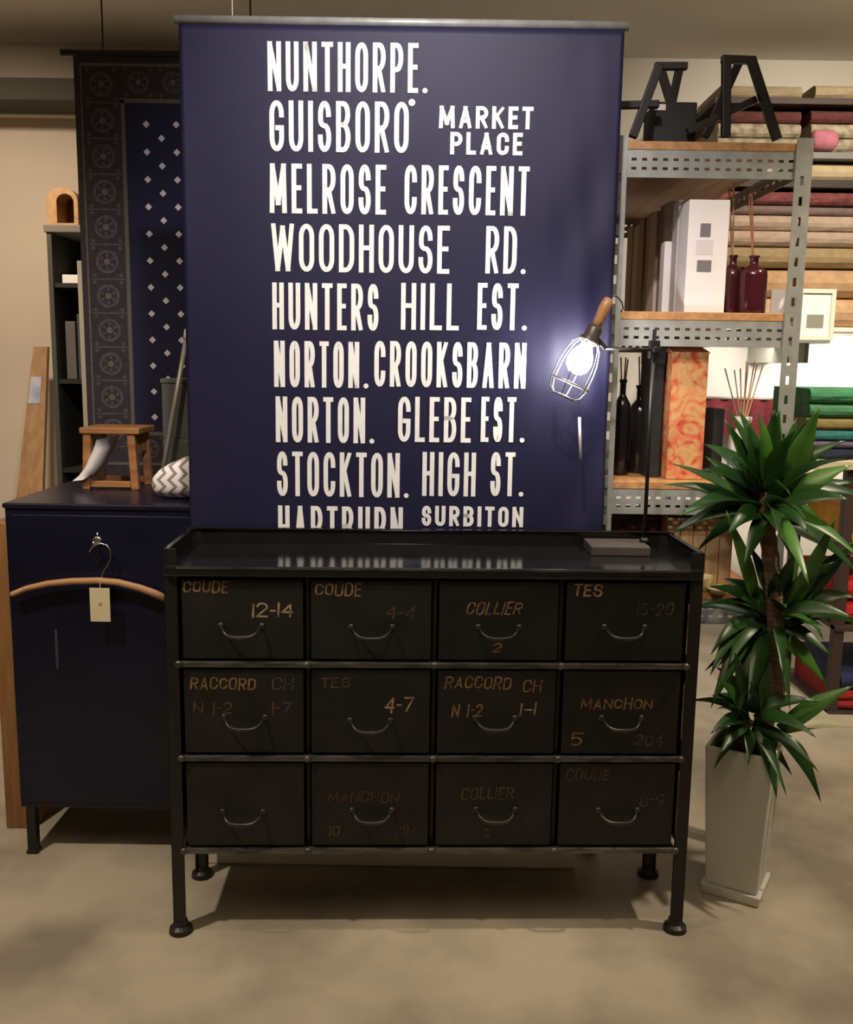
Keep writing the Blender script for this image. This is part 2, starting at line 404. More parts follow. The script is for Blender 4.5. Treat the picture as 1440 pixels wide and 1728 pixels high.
TXT = {
 (0, 0): [('COUDE', 308, 385, 980, 1000, 'chalk', .10), ('12-14', 425, 495, 1018, 1042, 'chalkpale', .05)],
 (0, 1): [('COUDE', 531, 610, 984, 1006, 'chalk', .08), ('4-4', 650, 702, 1022, 1046, 'chalkfaint', .1)],
 (0, 2): [('COLLIER', 785, 882, 1016, 1038, 'chalk', .3), ('2', 830, 848, 1084, 1103, 'chalk', .2)],
 (0, 3): [('TES', 967, 1018, 986, 1006, 'chalkpale', .12), ('15-20', 1075, 1138, 1018, 1040, 'chalkgrey', .12)],
 (1, 0): [('RACCORD', 320, 432, 1144, 1164, 'chalk', .1), ('CH', 458, 496, 1144, 1164, 'chalkgrey', .1), ('N 1-2', 325, 392, 1186, 1206, 'chalkfaint', .1), ('1-7', 458, 492, 1184, 1206, 'chalkfaint', .1)],
 (1, 1): [('TES', 540, 592, 1143, 1161, 'chalkfaint', .1), ('4-7', 648, 698, 1177, 1203, 'chalkpale', .12)],
 (1, 2): [('RACCORD', 750, 864, 1142, 1163, 'chalk', .15), ('CH', 882, 915, 1146, 1168, 'chalk', .12), ('N 1-2', 762, 815, 1187, 1210, 'chalk', .12), ('1-1', 877, 905, 1187, 1208, 'chalkpale', .12)],
 (1, 3): [('MANCHON', 980, 1102, 1179, 1197, 'chalk', .12), ('5', 962, 984, 1238, 1259, 'chalk', .12), ('204', 1071, 1120, 1240, 1259, 'chalkgrey', .12)],
 (2, 0): [],
 (2, 1): [('MANCHON', 552, 674, 1336, 1356, 'chalkred', .12), ('10', 555, 574, 1394, 1411, 'chalkfaint', .08), ('204', 666, 704, 1394, 1410, 'chalkred', .1)],
 (2, 2): [('COLLIER', 778, 868, 1329, 1350, 'chalkfaint', .1), ('2', 815, 829, 1398, 1413, 'chalkfaint', .2)],
 (2, 3): [('COUDE', 955, 1029, 1298, 1318, 'chalkfaint', .08), ('8-9', 1079, 1122, 1341, 1361, 'chalkgrey', .1)],
}
for r in range(3):
    for c in range(4):
        x0 = -.585 + c * .2925 + .009; x1 = x0 + .2925 - .018; z0, z1 = bots[r], tops[r]
        mb = MB().box(x0, x1, .002, .006, z0, z1)
        # open tray behind the drawer front
        mb.box(x0 + .004, x0 + .007, .006, DD - .03, z0 + .004, z1 - .02).box(x1 - .007, x1 - .004, .006, DD - .03, z0 + .004, z1 - .02)
        mb.box(x0 + .004, x1 - .004, .006, DD - .03, z0 + .002, z0 + .005).box(x0 + .004, x1 - .004, DD - .034, DD - .03, z0 + .004, z1 - .02)
        d = B('drawer', mb, M['black'], bevel=.0018)
        hp = L(*HX[r][c]); hx, hz = hp.x, hp.z
        pts = []
        for i in range(15):
            u = -1 + 2 * i / 14; k = 1 - abs(u) ** 4
            pts.append((hx + u * .046, .001 - .024 * min(1, k * 1.25), hz + .003 + .020 * abs(u) ** 3))
        rad = [.0024 + .0030 * (1 - abs(-1 + 2 * i / 14) ** 2) for i in range(15)]
        hm = MB().tube(pts, rad, 8)
        for sgn in (-1, 1): hm.lathe([(.008, 0), (.0075, .002), (.003, .004)], (hx + sgn * .047, .002, hz + .024), 10, (0, -1, 0))
        B('handle', hm, M['handle'], d, smooth=True)
        for (t, px0, px1, py0, py1, mm, sl) in TXT[(r, c)]:
            pm = L((px0 + px1) / 2, (py0 + py1) / 2); a = L(px0, (py0 + py1) / 2); b_ = L(px1, (py0 + py1) / 2); ta = L((px0 + px1) / 2, py0); tb = L((px0 + px1) / 2, py1)
            qs = letter_quads(t, a.x, b_.x - sl * (ta.z - tb.z) * .5, tb.z, ta.z, .0040 if mm != 'chalkpale' else .0044, .9, sl, .0022)
            lm = MB()
            for qd in qs: lm.add([(v.x, .0014, v.y) for v in qd], [tuple(range(len(qd)))])
            B('lettering', lm, M[mm], d)
# worn bare edge on the right upright
for za, zb in ((dz[0] + .03, dz[0] + .15), (dz[2] + .04, dz[1] - .03), (dz[1] + .05, dz[0] - .04)):
    B('worn_edge', MB().box(DW / 2 - .0168, DW / 2 - .0145, -.0008, .0005, za, zb), M['rust'])

# ------------------------------------------------------------------ bus blind banner
BY = 2.425
bl0, br0 = W(300, 140, BY), W(1050, 142, BY); bl1, br1 = W(325, 882, BY), W(1018, 882, BY)
bxl = (bl0.x + bl1.x) / 2; bxr = (br0.x + br1.x) / 2
btop = W(680, 44, BY).z; bbot = .27
BN = thing('bus_blind_banner', 'tall navy destination blind printed with cream place names, hanging behind the chest', 'banner', ((bxl + bxr) / 2, BY, bbot))
def bdisp(x, z):
    u = (x - bxl) / (bxr - bxl); d = 0.0
    # soft diagonal creases towards the right edge
    m = max(0.0, min(1.0, (u - .80) / .16)) * max(.12, min(1.0, (1.95 - z) / .35))
    d += .004 * m * math.sin(38 * (x * .9 - z * .45)) + .0025 * m * math.sin(75 * (x + z * .12))
    d += .002 * math.sin(5 * z + 3 * x)
    return d
NX, NZ = 110, 90; mb = MB(); vs = []
for j in range(NZ + 1):
    z = bbot + (btop - bbot) * j / NZ
    for i in range(NX + 1):
        x = bxl + (bxr - bxl) * i / NX; vs.append((x, BY + bdisp(x, z), z))
mb.add(vs, [(j * (NX + 1) + i, j * (NX + 1) + i + 1, (j + 1) * (NX + 1) + i + 1, (j + 1) * (NX + 1) + i) for j in range(NZ) for i in range(NX)])
build('cloth', mb, M['navy'], BN, smooth=True, solid=.0015)
build('top_rail', MB().tube([(bxl - .01, BY + .004, btop + .008), (bxr + .01, BY + .004, btop + .008)], .011, 12), M['galv'], BN, smooth=True)
for sx in (.12, .88):
    x = bxl + (bxr - bxl) * sx
    build('hanging_cord', MB().tube([(x, BY + .004, btop + .012), (x, BY + .004, 2.80)], .002, 6), M['wire'], BN)
LINES = [
 [('NUNTHORPE,', 452, 722, 72, 156)],
 [('GUISBORO', 455, 690, 171, 257), ("'", 690, 703, 168, 191), ('MARKET', 741, 900, 180, 218), ('PLACE', 760, 882, 224, 262)],
 [('MELROSE', 455, 652, 277, 361), ('CRESCENT', 683, 893, 280, 363)],
 [('WOODHOUSE', 458, 759, 379, 460), ('RD.', 820, 888, 382, 462)],
 [('HUNTERS', 460, 639, 478, 557), ('HILL', 677, 775, 478, 557), ('EST.', 806, 890, 478, 557)],
 [('NORTON.', 463, 622, 576, 654), ('CROOKSBARN', 632, 888, 577, 654)],
 [('NORTON.', 466, 632, 670, 747), ('GLEBE', 672, 795, 670, 746), ('EST.', 812, 886, 670, 746)],
 [('STOCKTON.', 468, 690, 763, 838), ('HIGH', 713, 803, 763, 837), ('ST.', 828, 884, 763, 837)],
 [('HARTBURN', 470, 680, 854, 927), ('SURBITON', 712, 883, 854, 888)],
]
for ln in LINES:
    lm = MB()
    for t, x0, x1, y0, y1 in ln:
        xm, ym = (x0 + x1) / 2, (y0 + y1) / 2
        a, b_ = W(x0, ym, BY).x, W(x1, ym, BY).x; zt, zb = W(xm, y0, BY).z, W(xm, y1, BY).z
        small = (y1 - y0) < 45
        s = (zt - zb) * (.185 if small else .100)
        if t == "'": s = .015
        if t == 'GUISBORO': pass
        for qd in letter_quads(t, a, b_, zb, zt, s, 1.0):
            lm.add([(v.x, BY + bdisp(v.x, v.y) - .0030, v.y) for v in qd], [tuple(range(len(qd)))])
    build('lettering', lm, M['cream'], BN)
# pale plinth under the blind
p0, p1 = W(346, 1462, BY + .02), W(966, 1460, BY + .02)
tag(build('display_plinth', MB().box(p0.x, p1.x, BY - .013, BY + .012, 0, .25), M['pale'], bevel=.004), 'low pale board plinth on the floor behind the black chest', 'plinth')

# ------------------------------------------------------------------ navy steel cabinet, left
CY = 2.445; CXR = -.48; CD = .50
cl = W(7, 860, CY).x; cl2 = W(33, 1365, CY).x; cxl = (cl + cl2) / 2
ztopc = W(160, 851, CY).z; zbotc = W(160, 1365, CY).z
CB = thing('steel_cabinet', 'dark navy painted steel cabinet on short square legs, left of the chest', 'cabinet', ((cxl + CXR) / 2, CY + CD / 2, 0))
build('body', MB().box(cxl, CXR, CY + .004, CY + CD, zbotc, ztopc - .012), M['locker'], CB, bevel=.004)
build('top', MB().box(cxl - .004, CXR + .004, CY - .002, CY + CD + .004, ztopc - .014, ztopc), M['locker'], CB, bevel=.004)
dr = build('door', MB().box(cxl + .018, CXR - .018, CY - .002, CY + .006, zbotc + .02, ztopc - .03), M['locker'], CB, bevel=.002)
a, b_ = W(95, 1062, CY), W(97, 1128, CY)
build('finger_pull', MB().box(a.x - .004, a.x + .004, CY - .004, CY - .001, b_.z, a.z), mat('dull_slot', (.035, .034, .05), .5), dr, bevel=.001)
for sx, sy in ((0, 0), (1, 0), (0, 1), (1, 1)):
    x = cxl + .012 if sx == 0 else CXR - .012 - .026; y = CY + .006 if sy == 0 else CY + CD - .032
    lg = build('leg', MB().box(x, x + .026, y, y + .026, .008, zbotc + .002), M['frame'], CB, bevel=.002)
    build('foot_cap', MB().box(x - .003, x + .029, y - .003, y + .029, 0, .010), M['frame'], lg, bevel=.002)

# hook, coat hanger and tag on the cabinet door
hk = W(163, 918, CY - .01)
HK = thing('magnetic_hook', 'small shiny hook stuck high on the navy cabinet door', 'hook', (hk.x, CY - .004, hk.z))
build('disc', MB().lathe([(.013, 0), (.013, .004), (.009, .008)], (hk.x, CY - .002, hk.z + .008), 16, (0, -1, 0)), M['wire'], HK, smooth=True)
build('hook', MB().tube([(hk.x, CY - .010, hk.z + .006), (hk.x, CY - .016, hk.z - .004), (hk.x, CY - .026, hk.z - .006), (hk.x, CY - .032, hk.z + .002), (hk.x, CY - .032, hk.z + .010)], .0026, 8).tube([(hk.x, CY - .008, hk.z + .012), (hk.x + .003, CY - .008, hk.z + .030)], .002, 8), M['wire'], HK, smooth=True)
HY = CY - .028
top = W(170, 985, HY)
HG = thing('coat_hanger', 'curved wooden coat hanger hanging from the hook on the navy cabinet', 'hanger', (top.x, HY, top.z))
ctr = [(20, 1003), (45, 993), (80, 985), (120, 981), (165, 980), (200, 983), (235, 992), (260, 1001), (279, 1010)]
mb = MB(); ring = []
hw = [.0075, .008, .009, .0095, .010, .010, .0105, .011, .0105]
seg = 10
for i, (px, py) in enumerate(ctr):
    p = W(px, py, HY); n0 = W(*ctr[max(i - 1, 0)], HY); n1 = W(*ctr[min(i + 1, 8)], HY); t = (n1 - n0).normalized(); up = Vector((-t.z, 0, t.x))
    ring.append([p + up * (hw[i] * .95 * math.cos(2 * PI * k / seg)) + Vector((0, .009 * math.sin(2 * PI * k / seg), 0)) for k in range(seg)])
vs = [v for r_ in ring for v in r_]; fs = [(i * seg + k, i * seg + (k + 1) % seg, (i + 1) * seg + (k + 1) % seg, (i + 1) * seg + k) for i in range(8) for k in range(seg)]
fs += [tuple(range(seg)), tuple(8 * seg + k for k in range(seg))]
mb.add(vs, fs)
build('hanger_arm', mb, M['hanger'], HG, smooth=True)
hp = [(171, 980), (172, 970), (176, 962), (183, 952), (187, 940), (186, 928), (180, 920), (171, 917), (162, 918), (155, 924), (150, 932)]
build('hook', MB().tube([W(x, y, HY) for x, y in hp], .0018, 8), M['wire'], HG, smooth=True)
t0, t1 = W(151, 992, HY - .014), W(187, 1049, HY - .014)
TG = thing('paper_tag', 'cream paper price tag hanging below the middle of the coat hanger', 'tag', ((t0.x + t1.x) / 2, HY - .014, t1.z))
build('card', MB().box(t0.x, t1.x, HY - .015, HY - .0135, t1.z, t0.z), M['paper'], TG)
build('string', MB().tube([W(169, 995, HY - .0155), W(169, 988, HY - .012), W(170, 975, HY - .004)], .0008, 6), M['paper'], TG)
a = W(169, 1020, HY - .016)
build('mark', MB().lathe([(.005, 0), (.005, .0004)], (a.x, HY - .0152, a.z), 12, (0, -1, 0)), M['brownink'], TG)

# ------------------------------------------------------------------ things on the navy cabinet
ZC = ztopc
SY = CY + .28
sl, sr = W(140, 727, SY), W(226, 727, SY); sz = W(180, 722, SY).z
ST = thing('step_stool', 'little orange-brown wooden stool standing on the navy cabinet', 'stool', ((sl.x + sr.x) / 2, SY + .07, ZC))
build('seat', MB().box(sl.x - .012, sr.x + .014, SY, SY + .16, sz - .018, sz), M['orangewood'], ST, bevel=.003)
for sx in (0, 1):
    for sy in (0, 1):
        x = sl.x + .008 if sx == 0 else sr.x - .012; y = SY + .016 if sy == 0 else SY + .144; dx = -.008 if sx == 0 else .008
        build('leg', MB().bar((x, y, sz - .017), (x + dx, y, ZC), .022, .022, up=(0, 1, 0)), M['orangewood'], ST, bevel=.002)
for y in (SY + .016, SY + .144):
    build('stretcher', MB().box(sl.x + .012, sr.x - .018, y - .006, y + .006, ZC + .006, ZC + .024), M['orangewood'], ST, bevel=.002)
for x in (sl.x + .006, sr.x - .010):
    build('apron', MB().box(x - .006, x + .006, SY + .02, SY + .14, sz - .075, sz - .018), M['orangewood'], ST)
# white folded sheet leaning against the stool
wy = SY - .012
mb = MB(); pr = [(163, 742), (157, 760), (150, 775), (143, 790), (133, 803), (122, 812)]
vs = []
for px, py in pr:
    p = W(px, py, wy); vs += [p, p + Vector((.030, .0, .004)), p + Vector((.034, .10, .004)), p + Vector((.004, .10, 0))]
fs = []
for i in range(len(pr) - 1):
    for k in range(4): fs.append((i * 4 + k, i * 4 + (k + 1) % 4, (i + 1) * 4 + (k + 1) % 4, (i + 1) * 4 + k))
fs += [(0, 1, 2, 3), tuple((len(pr) - 1) * 4 + k for k in (3, 2, 1, 0))]
zmin = min(v.z for v in vs)
vs = [v + Vector((0, 0, max(0, ZC + .001 - v.z))) for v in vs]
mb.add(vs, fs)
tag(build('folded_cloth', mb, M['whitecloth'], smooth=True), 'white folded cloth draped against the left leg of the little stool', 'cloth')
# chevron cushion
def chevron(name):
    m, t, b = node_mat(name); b.inputs['Roughness'].default_value = .9
    tc = t.nodes.new('ShaderNodeTexCoord'); sp = t.nodes.new('ShaderNodeSeparateXYZ'); t.links.new(tc.outputs['Object'], sp.inputs[0])
    def mth(op, a, bv=None, c=None):
        n = t.nodes.new('ShaderNodeMath'); n.operation = op
        for i, v in enumerate((a, bv)):
            if v is None: continue
            if isinstance(v, (int, float)): n.inputs[i].default_value = v
            else: t.links.new(v, n.inputs[i])
        return n.outputs[0]
    zig = mth('PINGPONG', sp.outputs['Z'], .018)
    w = mth('ADD', sp.outputs['X'], mth('MULTIPLY', zig, 1.0))
    st = mth('GREATER_THAN', mth('FRACT', mth('MULTIPLY', w, 34.0)), .62)
    mx = t.nodes.new('ShaderNodeMix'); mx.data_type = 'RGBA'
    mx.inputs[6].default_value = (.80, .76, .70, 1); mx.inputs[7].default_value = (.26, .22, .20, 1)
    t.links.new(st, mx.inputs[0]); t.links.new(mx.outputs[2], b.inputs['Base Color']); return m
c0 = W(290, 838, CY + .10); cy0 = CY + .10
pw0, pw1 = W(250, 800, cy0).x, W(352, 800, cy0).x; ph = W(300, 768, cy0).z - ZC
mb = MB(); nu, nv = 28, 18; vs = []
for j in range(nv + 1):
    v = -PI / 2 + PI * j / nv
    for i in range(nu):
        u = 2 * PI * i / nu
        sg = lambda c, e: math.copysign(abs(c) ** e, c)
        X = sg(math.cos(v), .6) * sg(math.cos(u), .55); Y_ = sg(math.cos(v), .6) * sg(math.sin(u), .55); Z_ = sg(math.sin(v), .75)
        x = (pw0 + pw1) / 2 + X * (pw1 - pw0) / 2; lift = .5 + .35 * (X + 1) / 2
        vs.append((x, cy0 + .06 + Y_ * .07, ZC + .001 + (Z_ + 1) / 2 * ph * (.72 + .28 * (X + .6))))
mb.add(vs, [(j * nu + i, j * nu + (i + 1) % nu, (j + 1) * nu + (i + 1) % nu, (j + 1) * nu + i) for j in range(nv) for i in range(nu)])
tag(build('cushion', mb, chevron('chevron_cloth'), smooth=True), 'white and grey zigzag patterned cushion at the right end of the navy cabinet top', 'cushion')
# grey boxes and the leaning pole behind it
gy = CY + .34
a, b_ = W(274, 734, gy), W(352, 640, gy); a2, b2 = W(276, 806, gy), W(352, 742, gy)
tag(build('storage_box', MB().box(a2.x, b2.x, gy, gy + .14, ZC, b2.z), M['greybox'], bevel=.004), 'lower dark grey box on the navy cabinet behind the cushion', 'box', 'grey boxes behind the cushion')
o = thing('storage_box', 'taller upper dark grey box with dark lid, behind the leaning pole', 'box', ((a.x + b_.x) / 2, gy + .07, b2.z), 0, 'grey boxes behind the cushion')
build('body', MB().box(a.x, b_.x, gy + .004, gy + .14, b2.z, b_.z - .012), M['greybox'], o, bevel=.003)
build('lid', MB().box(a.x - .003, b_.x + .003, gy + .001, gy + .143, b_.z - .014, b_.z), M['greybox'], o, bevel=.003)
pt, pb = W(317, 556, gy - .02), W(268, 790, gy - .05)
pb.z = ZC
PO = thing('leaning_pole', 'thin pale metal pole leaning at a slant on the navy cabinet beside the banner', 'pole', pb)
build('shaft', MB().tube([pb, pb.lerp(pt, .95)], .0065, 10), M['polem'], PO, smooth=True)
build('end_cap', MB().tube([pb.lerp(pt, .94), pt], .009, 10), M['whitecloth'], PO, smooth=True)

# ------------------------------------------------------------------ patterned rug hanging at the back left
RY = 3.35
rgm = [mat('rug_field', (.010, .010, .040), .95, noise=.2, scale=30), mat('rug_border', (.034, .026, .030), .95, noise=.3, scale=60), mat('rug_line', (.115, .10, .085), .95, noise=.2, scale=60), mat('rug_dot', (.62, .58, .60), .95), mat('rug_motif', (.075, .066, .075), .95, noise=.3, scale=60)]
xr = lambda px, py: W(px, py, RY).x
zr = lambda py, px=200: W(px, py, RY).z
rx0 = (xr(126, 200) + xr(150, 720)) / 2; rx1 = xr(330, 450) + .30
fx0 = (xr(214, 300) + xr(228, 640)) / 2
ln0 = (xr(143, 300) + xr(159, 640)) / 2; ln1 = (xr(206, 300) + xr(221, 640)) / 2
zt_f, zb_f = zr(174, 240), zr(728, 240); ztop_r = zr(96); zbot_r = zr(812)
mb = MB().box(rx0, rx1, RY, RY + .006, zbot_r, ztop_r, 1)
e = .0012
def rect(x0, x1, z0, z1, mi, k=1): mb.box(x0, x1, RY - e * k, RY, z0, z1, mi)
rect(fx0, rx1 - (fx0 - rx0), zb_f, zt_f, 0)
lw = .010
rect(ln0 - lw * .6, ln0, zb_f - .11, zt_f + .12, 2); rect(ln1, ln1 + lw * 1.3, zb_f, zt_f + .01, 2)
rect(ln1, rx1 - .1, zt_f, zt_f + .014, 2); rect(ln1, rx1 - .1, zb_f - .014, zb_f, 2)
rect(ln0, rx1, zb_f - .12, zb_f - .11, 2); rect(ln0, rx1, zt_f + .115, zt_f + .125, 2)
mc = (ln0 + ln1) / 2; pitch = zr(345) - zr(404)
def ringm(cx, cz, r0, r1, mi, ry=1.0, n=16):
    vs = []; 
    for i in range(n):
        c, s_ = math.cos(2 * PI * i / n), math.sin(2 * PI * i / n); vs += [(cx + r0 * c, RY - e, cz + r0 * s_ * ry), (cx + r1 * c, RY - e, cz + r1 * s_ * ry)]
    mb.add(vs, [(2 * i, 2 * i + 1, (2 * ((i + 1) % n)) + 1, 2 * ((i + 1) % n)) for i in range(n)], mi)
def motif(cx, cz, r):
    ringm(cx, cz, r * .55, r * .74, 4); ringm(cx, cz, r * .001, r * .22, 2, n=8)
    for k in range(6):
        th = k * PI / 3 + .5; ringm(cx + r * .4 * math.cos(th), cz + r * .4 * math.sin(th), .0005, r * .12, 4, n=6)
    for sx in (-1, 1):
        for sz_ in (-1, 1): ringm(cx + sx * r * .85, cz + sz_ * r * .85, .0005, r * .16, 4, n=4)
z = zt_f + pitch * .5; i = 0
while z > zb_f - .1:
    motif(mc, z, pitch * .47); rect(ln0 + .006, ln1 - .004, z - pitch * .5 - .003, z - pitch * .5 + .003, 4, .6); z -= pitch
x = fx0 + pitch * .4
while x < rx1 - .1:
    motif(x, zb_f - .062, pitch * .42); motif(x, zt_f + .066, pitch * .42); x += pitch
dpx = (xr(273, 235) - xr(247, 210)); dpz = zr(303, 273) - zr(349, 273)
for c in range(9):
    x = xr(247, 210) + c * dpx
    z = zr(210, 247) - (dpz * .5 if c % 2 else 0)
    if x > rx1 - .12: break
    while z > zb_f + .02:
        r_ = .012
        mb.add([(x - r_, RY - 2 * e, z), (x, RY - 2 * e, z - r_), (x + r_, RY - 2 * e, z), (x, RY - 2 * e, z + r_)], [(0, 1, 2, 3)], 3); z -= dpz
RG = thing('hanging_rug', 'navy rug with white dots and dark medallion border hanging behind the cabinet', 'rug', ((rx0 + rx1) / 2, RY, zbot_r))
build('pile', mb, rgm, RG)
build('hanging_rail', MB().tube([(rx0 - .04, RY + .003, ztop_r + .012), (rx1 + .04, RY + .003, ztop_r + .012)], .012, 10), M['frame'], RG, smooth=True)
for x in (rx0 + .1, rx1 - .1):
    build('hanging_cord', MB().tube([(x, RY + .003, ztop_r + .02), (x, RY + .003, 2.8)], .003, 6), M['frame'], RG)

# ------------------------------------------------------------------ far left: plank, dark shelf unit, things on it
py_ = 4.05
mb = MB(); fl = G(-30, 1190); 
a, b_ = W(56, 585, py_ + .45), W(80, 585, py_ + .45)
lo, hi = W(22, 842, py_ + .2), W(72, 842, py_ + .2)
k = (lo.z) / (a.z - lo.z)
lo2, hi2 = lo + (lo - a) * k, hi + (hi - b_) * k * .35
lo2.z = 0; hi2.z = 0; lo2.y = hi2.y = py_
PK = thing('leaning_board', 'long brown board leaning against the beige wall at the far left', 'board', ((lo2.x + hi2.x) / 2, py_, 0))
build('board', MB().add([lo2, hi2, b_, a, lo2 + Vector((0, .03, 0)), hi2 + Vector((0, .03, 0)), b_ + Vector((0, .03, 0)), a + Vector((0, .03, 0))], [(0, 1, 2, 3), (7, 6, 5, 4), (0, 4, 5, 1), (1, 5, 6, 2), (2, 6, 7, 3), (3, 7, 4, 0)]), M['plank'], PK, bevel=.002)
def lerp_at(z, s):
    A_, B_ = (lo2, a) if s == 0 else (hi2, b_); t = z / A_.lerp(B_, 1).z; return A_.lerp(B_, t)
z1_, z0_ = W(60, 636, py_ + .4).z, W(55, 680, py_ + .4).z
q0, q1 = lerp_at(z1_, 0), lerp_at(z1_, 1); q2, q3 = lerp_at(z0_, 0), lerp_at(z0_, 1)
off = Vector((0, -.003, 0))
build('sticker', MB().add([q2.lerp(q3, .08) + off, q2.lerp(q3, .72) + off, q0.lerp(q1, .72) + off, q0.lerp(q1, .08) + off, q2.lerp(q3, .08), q2.lerp(q3, .72), q0.lerp(q1, .72), q0.lerp(q1, .08)], [(0, 1, 2, 3), (4, 5, 1, 0), (7, 6, 5, 4), (3, 2, 6, 7), (0, 3, 7, 4), (1, 5, 6, 2)]), mat('sticker_paper', (.46, .46, .52), .7, col2=(.22, .25, .36), scale=14), PK)
UY = 4.0
u0, u1 = W(78, 392, UY), W(150, 392, UY); ux0, ux1 = u0.x, u1.x + .22
uz = u0.z
UN = thing('shelf_unit', 'narrow dark shelf unit against the beige wall behind the navy cabinet', 'shelf unit', ((ux0 + ux1) / 2, UY + .18, 0))
dk = mat('dark_unit', (.012, .014, .010), .6, noise=.3)
build('side', MB().box(ux0, ux0 + .02, UY, UY + .34, 0, uz), mat('unit_side', (.05, .05, .04), .6), UN, bevel=.002)
build('side', MB().box(ux1 - .02, ux1, UY, UY + .34, 0, uz), dk, UN, bevel=.002)
build('back', MB().box(ux0 + .02, ux1 - .02, UY + .32, UY + .33, 0, uz), dk, UN)
build('top', MB().box(ux0 - .008, ux1 + .008, UY - .008, UY + .35, uz, uz + .03), mat('unit_top', (.16, .14, .12), .6), UN, bevel=.003)
for pyy in (478, 640, 790): 
    z = W(110, pyy, UY + .02).z; build('shelf', MB().box(ux0 + .02, ux1 - .02, UY + .01, UY + .32, z - .018, z), dk, UN)
a, b_ = W(105, 475, UY + .03), W(134, 461, UY + .03); z = W(110, 478, UY + .02).z
tag(build('flat_box', MB().box(a.x, b_.x + .06, UY + .03, UY + .22, z, z + .036), M['white'], bevel=.003), 'flat white box on the upper shelf of the dark shelf unit', 'box')
a = W(105, 600, UY + .05); z = W(110, 640, UY + .02).z
for i, (hh, cc) in enumerate(((.24, (.10, .095, .09)), (.27, (.05, .055, .05)), (.22, (.12, .11, .105)))):
    x = ux0 + .045 + i * .05
    tag(build('binder', MB().box(x, x + .042, UY + .04, UY + .26, z, z + hh), mat('binder_%d' % i, cc, .6), bevel=.003), ['mid grey upright binder, leftmost on the dark shelf unit', 'tall charcoal upright binder between two grey ones', 'light grey upright binder, nearest the hanging rug'][i], 'binder', 'binders on the dark shelf unit')
# rounded wooden box with opening
a, b_ = W(80, 380, UY + .03), W(130, 316, UY + .03); wz = uz + .03; cxx = (a.x + b_.x) / 2; rr = (b_.x - a.x) / 2; hh = b_.z - wz
mb = MB(); pol_o, pol_i = [], []
for i in range(17):
    th = PI * i / 16
    pol_o.append((cxx + rr * math.cos(th), wz + hh - rr * .9 + rr * .9 * math.sin(th))); pol_i.append((cxx + .012 + rr * .55 * math.cos(th), wz + hh - rr * .9 + rr * .5 * math.sin(th)))
pol_o = [(cxx + rr, wz)] + pol_o + [(cxx - rr, wz)]; pol_i = [(cxx + .012 + rr * .55, wz + .012)] + pol_i + [(cxx + .012 - rr * .55, wz + .012)]
n = len(pol_o); vs = []
for yy in (UY + .03, UY + .15):
    for p in pol_o: vs.append((p[0], yy, p[1]))
    for p in pol_i: vs.append((p[0], yy, p[1]))
fs = []
for i in range(n):
    j = (i + 1) % n
    fs += [(i, j, n + j, n + i), (2 * n + i, 3 * n + i, 3 * n + j, 2 * n + j), (i, 2 * n + i, 2 * n + j, j), (n + i, n + j, 3 * n + j, 3 * n + i)]
mb.add(vs, fs)
BX = thing('wooden_case', 'arched tan wooden case on top of the dark shelf unit', 'case', (cxx, UY + .09, wz))
build('shell', mb, wood('tan_wood', (.44, .27, .12), (.34, .19, .08), 'y'), BX)
build('back_board', MB().box(cxx - rr * .6, cxx + rr * .75, UY + .138, UY + .146, wz + .004, wz + hh - .03), mat('dark_wood', (.09, .035, .012), .7), BX)
# pale slat added for the rug's fringe where light catches it
a, b_ = W(136, 440, 3.5), W(152, 740, 3.5)
tag(build('pale_batten', MB().box(a.x - .014 + .0, a.x + .014, 3.5, 3.52, 0, a.z), mat('pale_slat', (.50, .47, .38), .7), bevel=.002), 'narrow pale upright batten standing along the left edge of the rug', 'slat')
# upright wooden board left of the navy cabinet
fb = G(18, 1398)
a = W(0, 870, fb.y)
tag(build('upright_board', MB().box(cxl - .075 * 1.2 - .02, cxl - .026 * 1.0, fb.y, fb.y + .35, 0, a.z - .02), wood('side_board_wood', (.30, .15, .05), (.20, .09, .03), 'z'), bevel=.003), 'orange-brown wooden board standing upright at the left side of the navy cabinet', 'board')

# ------------------------------------------------------------------ galvanised rack on the right
KY = 2.50; KD = 1.15
kx0 = (W(1026, 240, KY).x + W(1012, 860, KY).x) / 2 + .0; kx1 = (W(1371, 250, KY).x + W(1346, 640, KY).x) / 2
kz = [W(1200, 239, KY).z, W(1200, 527, KY).z, W(1180, 814, KY).z, W(1180, 1000, KY).z]
RK = thing('storage_rack', 'galvanised slotted steel rack with wooden shelves right of the banner', 'rack', ((kx0 + kx1) / 2, KY + KD / 2, 0))
def perf(mb, o, du, dv, U, V, us, vs_, hu, hv, mi=0):
    """flat plate from o along du, dv with rectangular holes centred at us x vs_"""
    ub = sorted({0, U} | {u + s * hu / 2 for u in us for s in (-1, 1)}); vb = sorted({0, V} | {v + s * hv / 2 for v in vs_ for s in (-1, 1)})
    o = Vector(o); du = Vector(du); dv = Vector(dv); n = len(vb)
    pts = [o + du * u + dv * v for u in ub for v in vb]; fs = []
    for i in range(len(ub) - 1):
        for j in range(n - 1):
            uc, vc = (ub[i] + ub[i + 1]) / 2, (vb[j] + vb[j + 1]) / 2
            if any(abs(uc - u) < hu / 2 for u in us) and any(abs(vc - v) < hv / 2 for v in vs_): continue
            fs.append((i * n + j, (i + 1) * n + j, (i + 1) * n + j + 1, i * n + j + 1))
    mb.add(pts, fs, mi)
ztopk = kz[0] + .012
PWd = .042
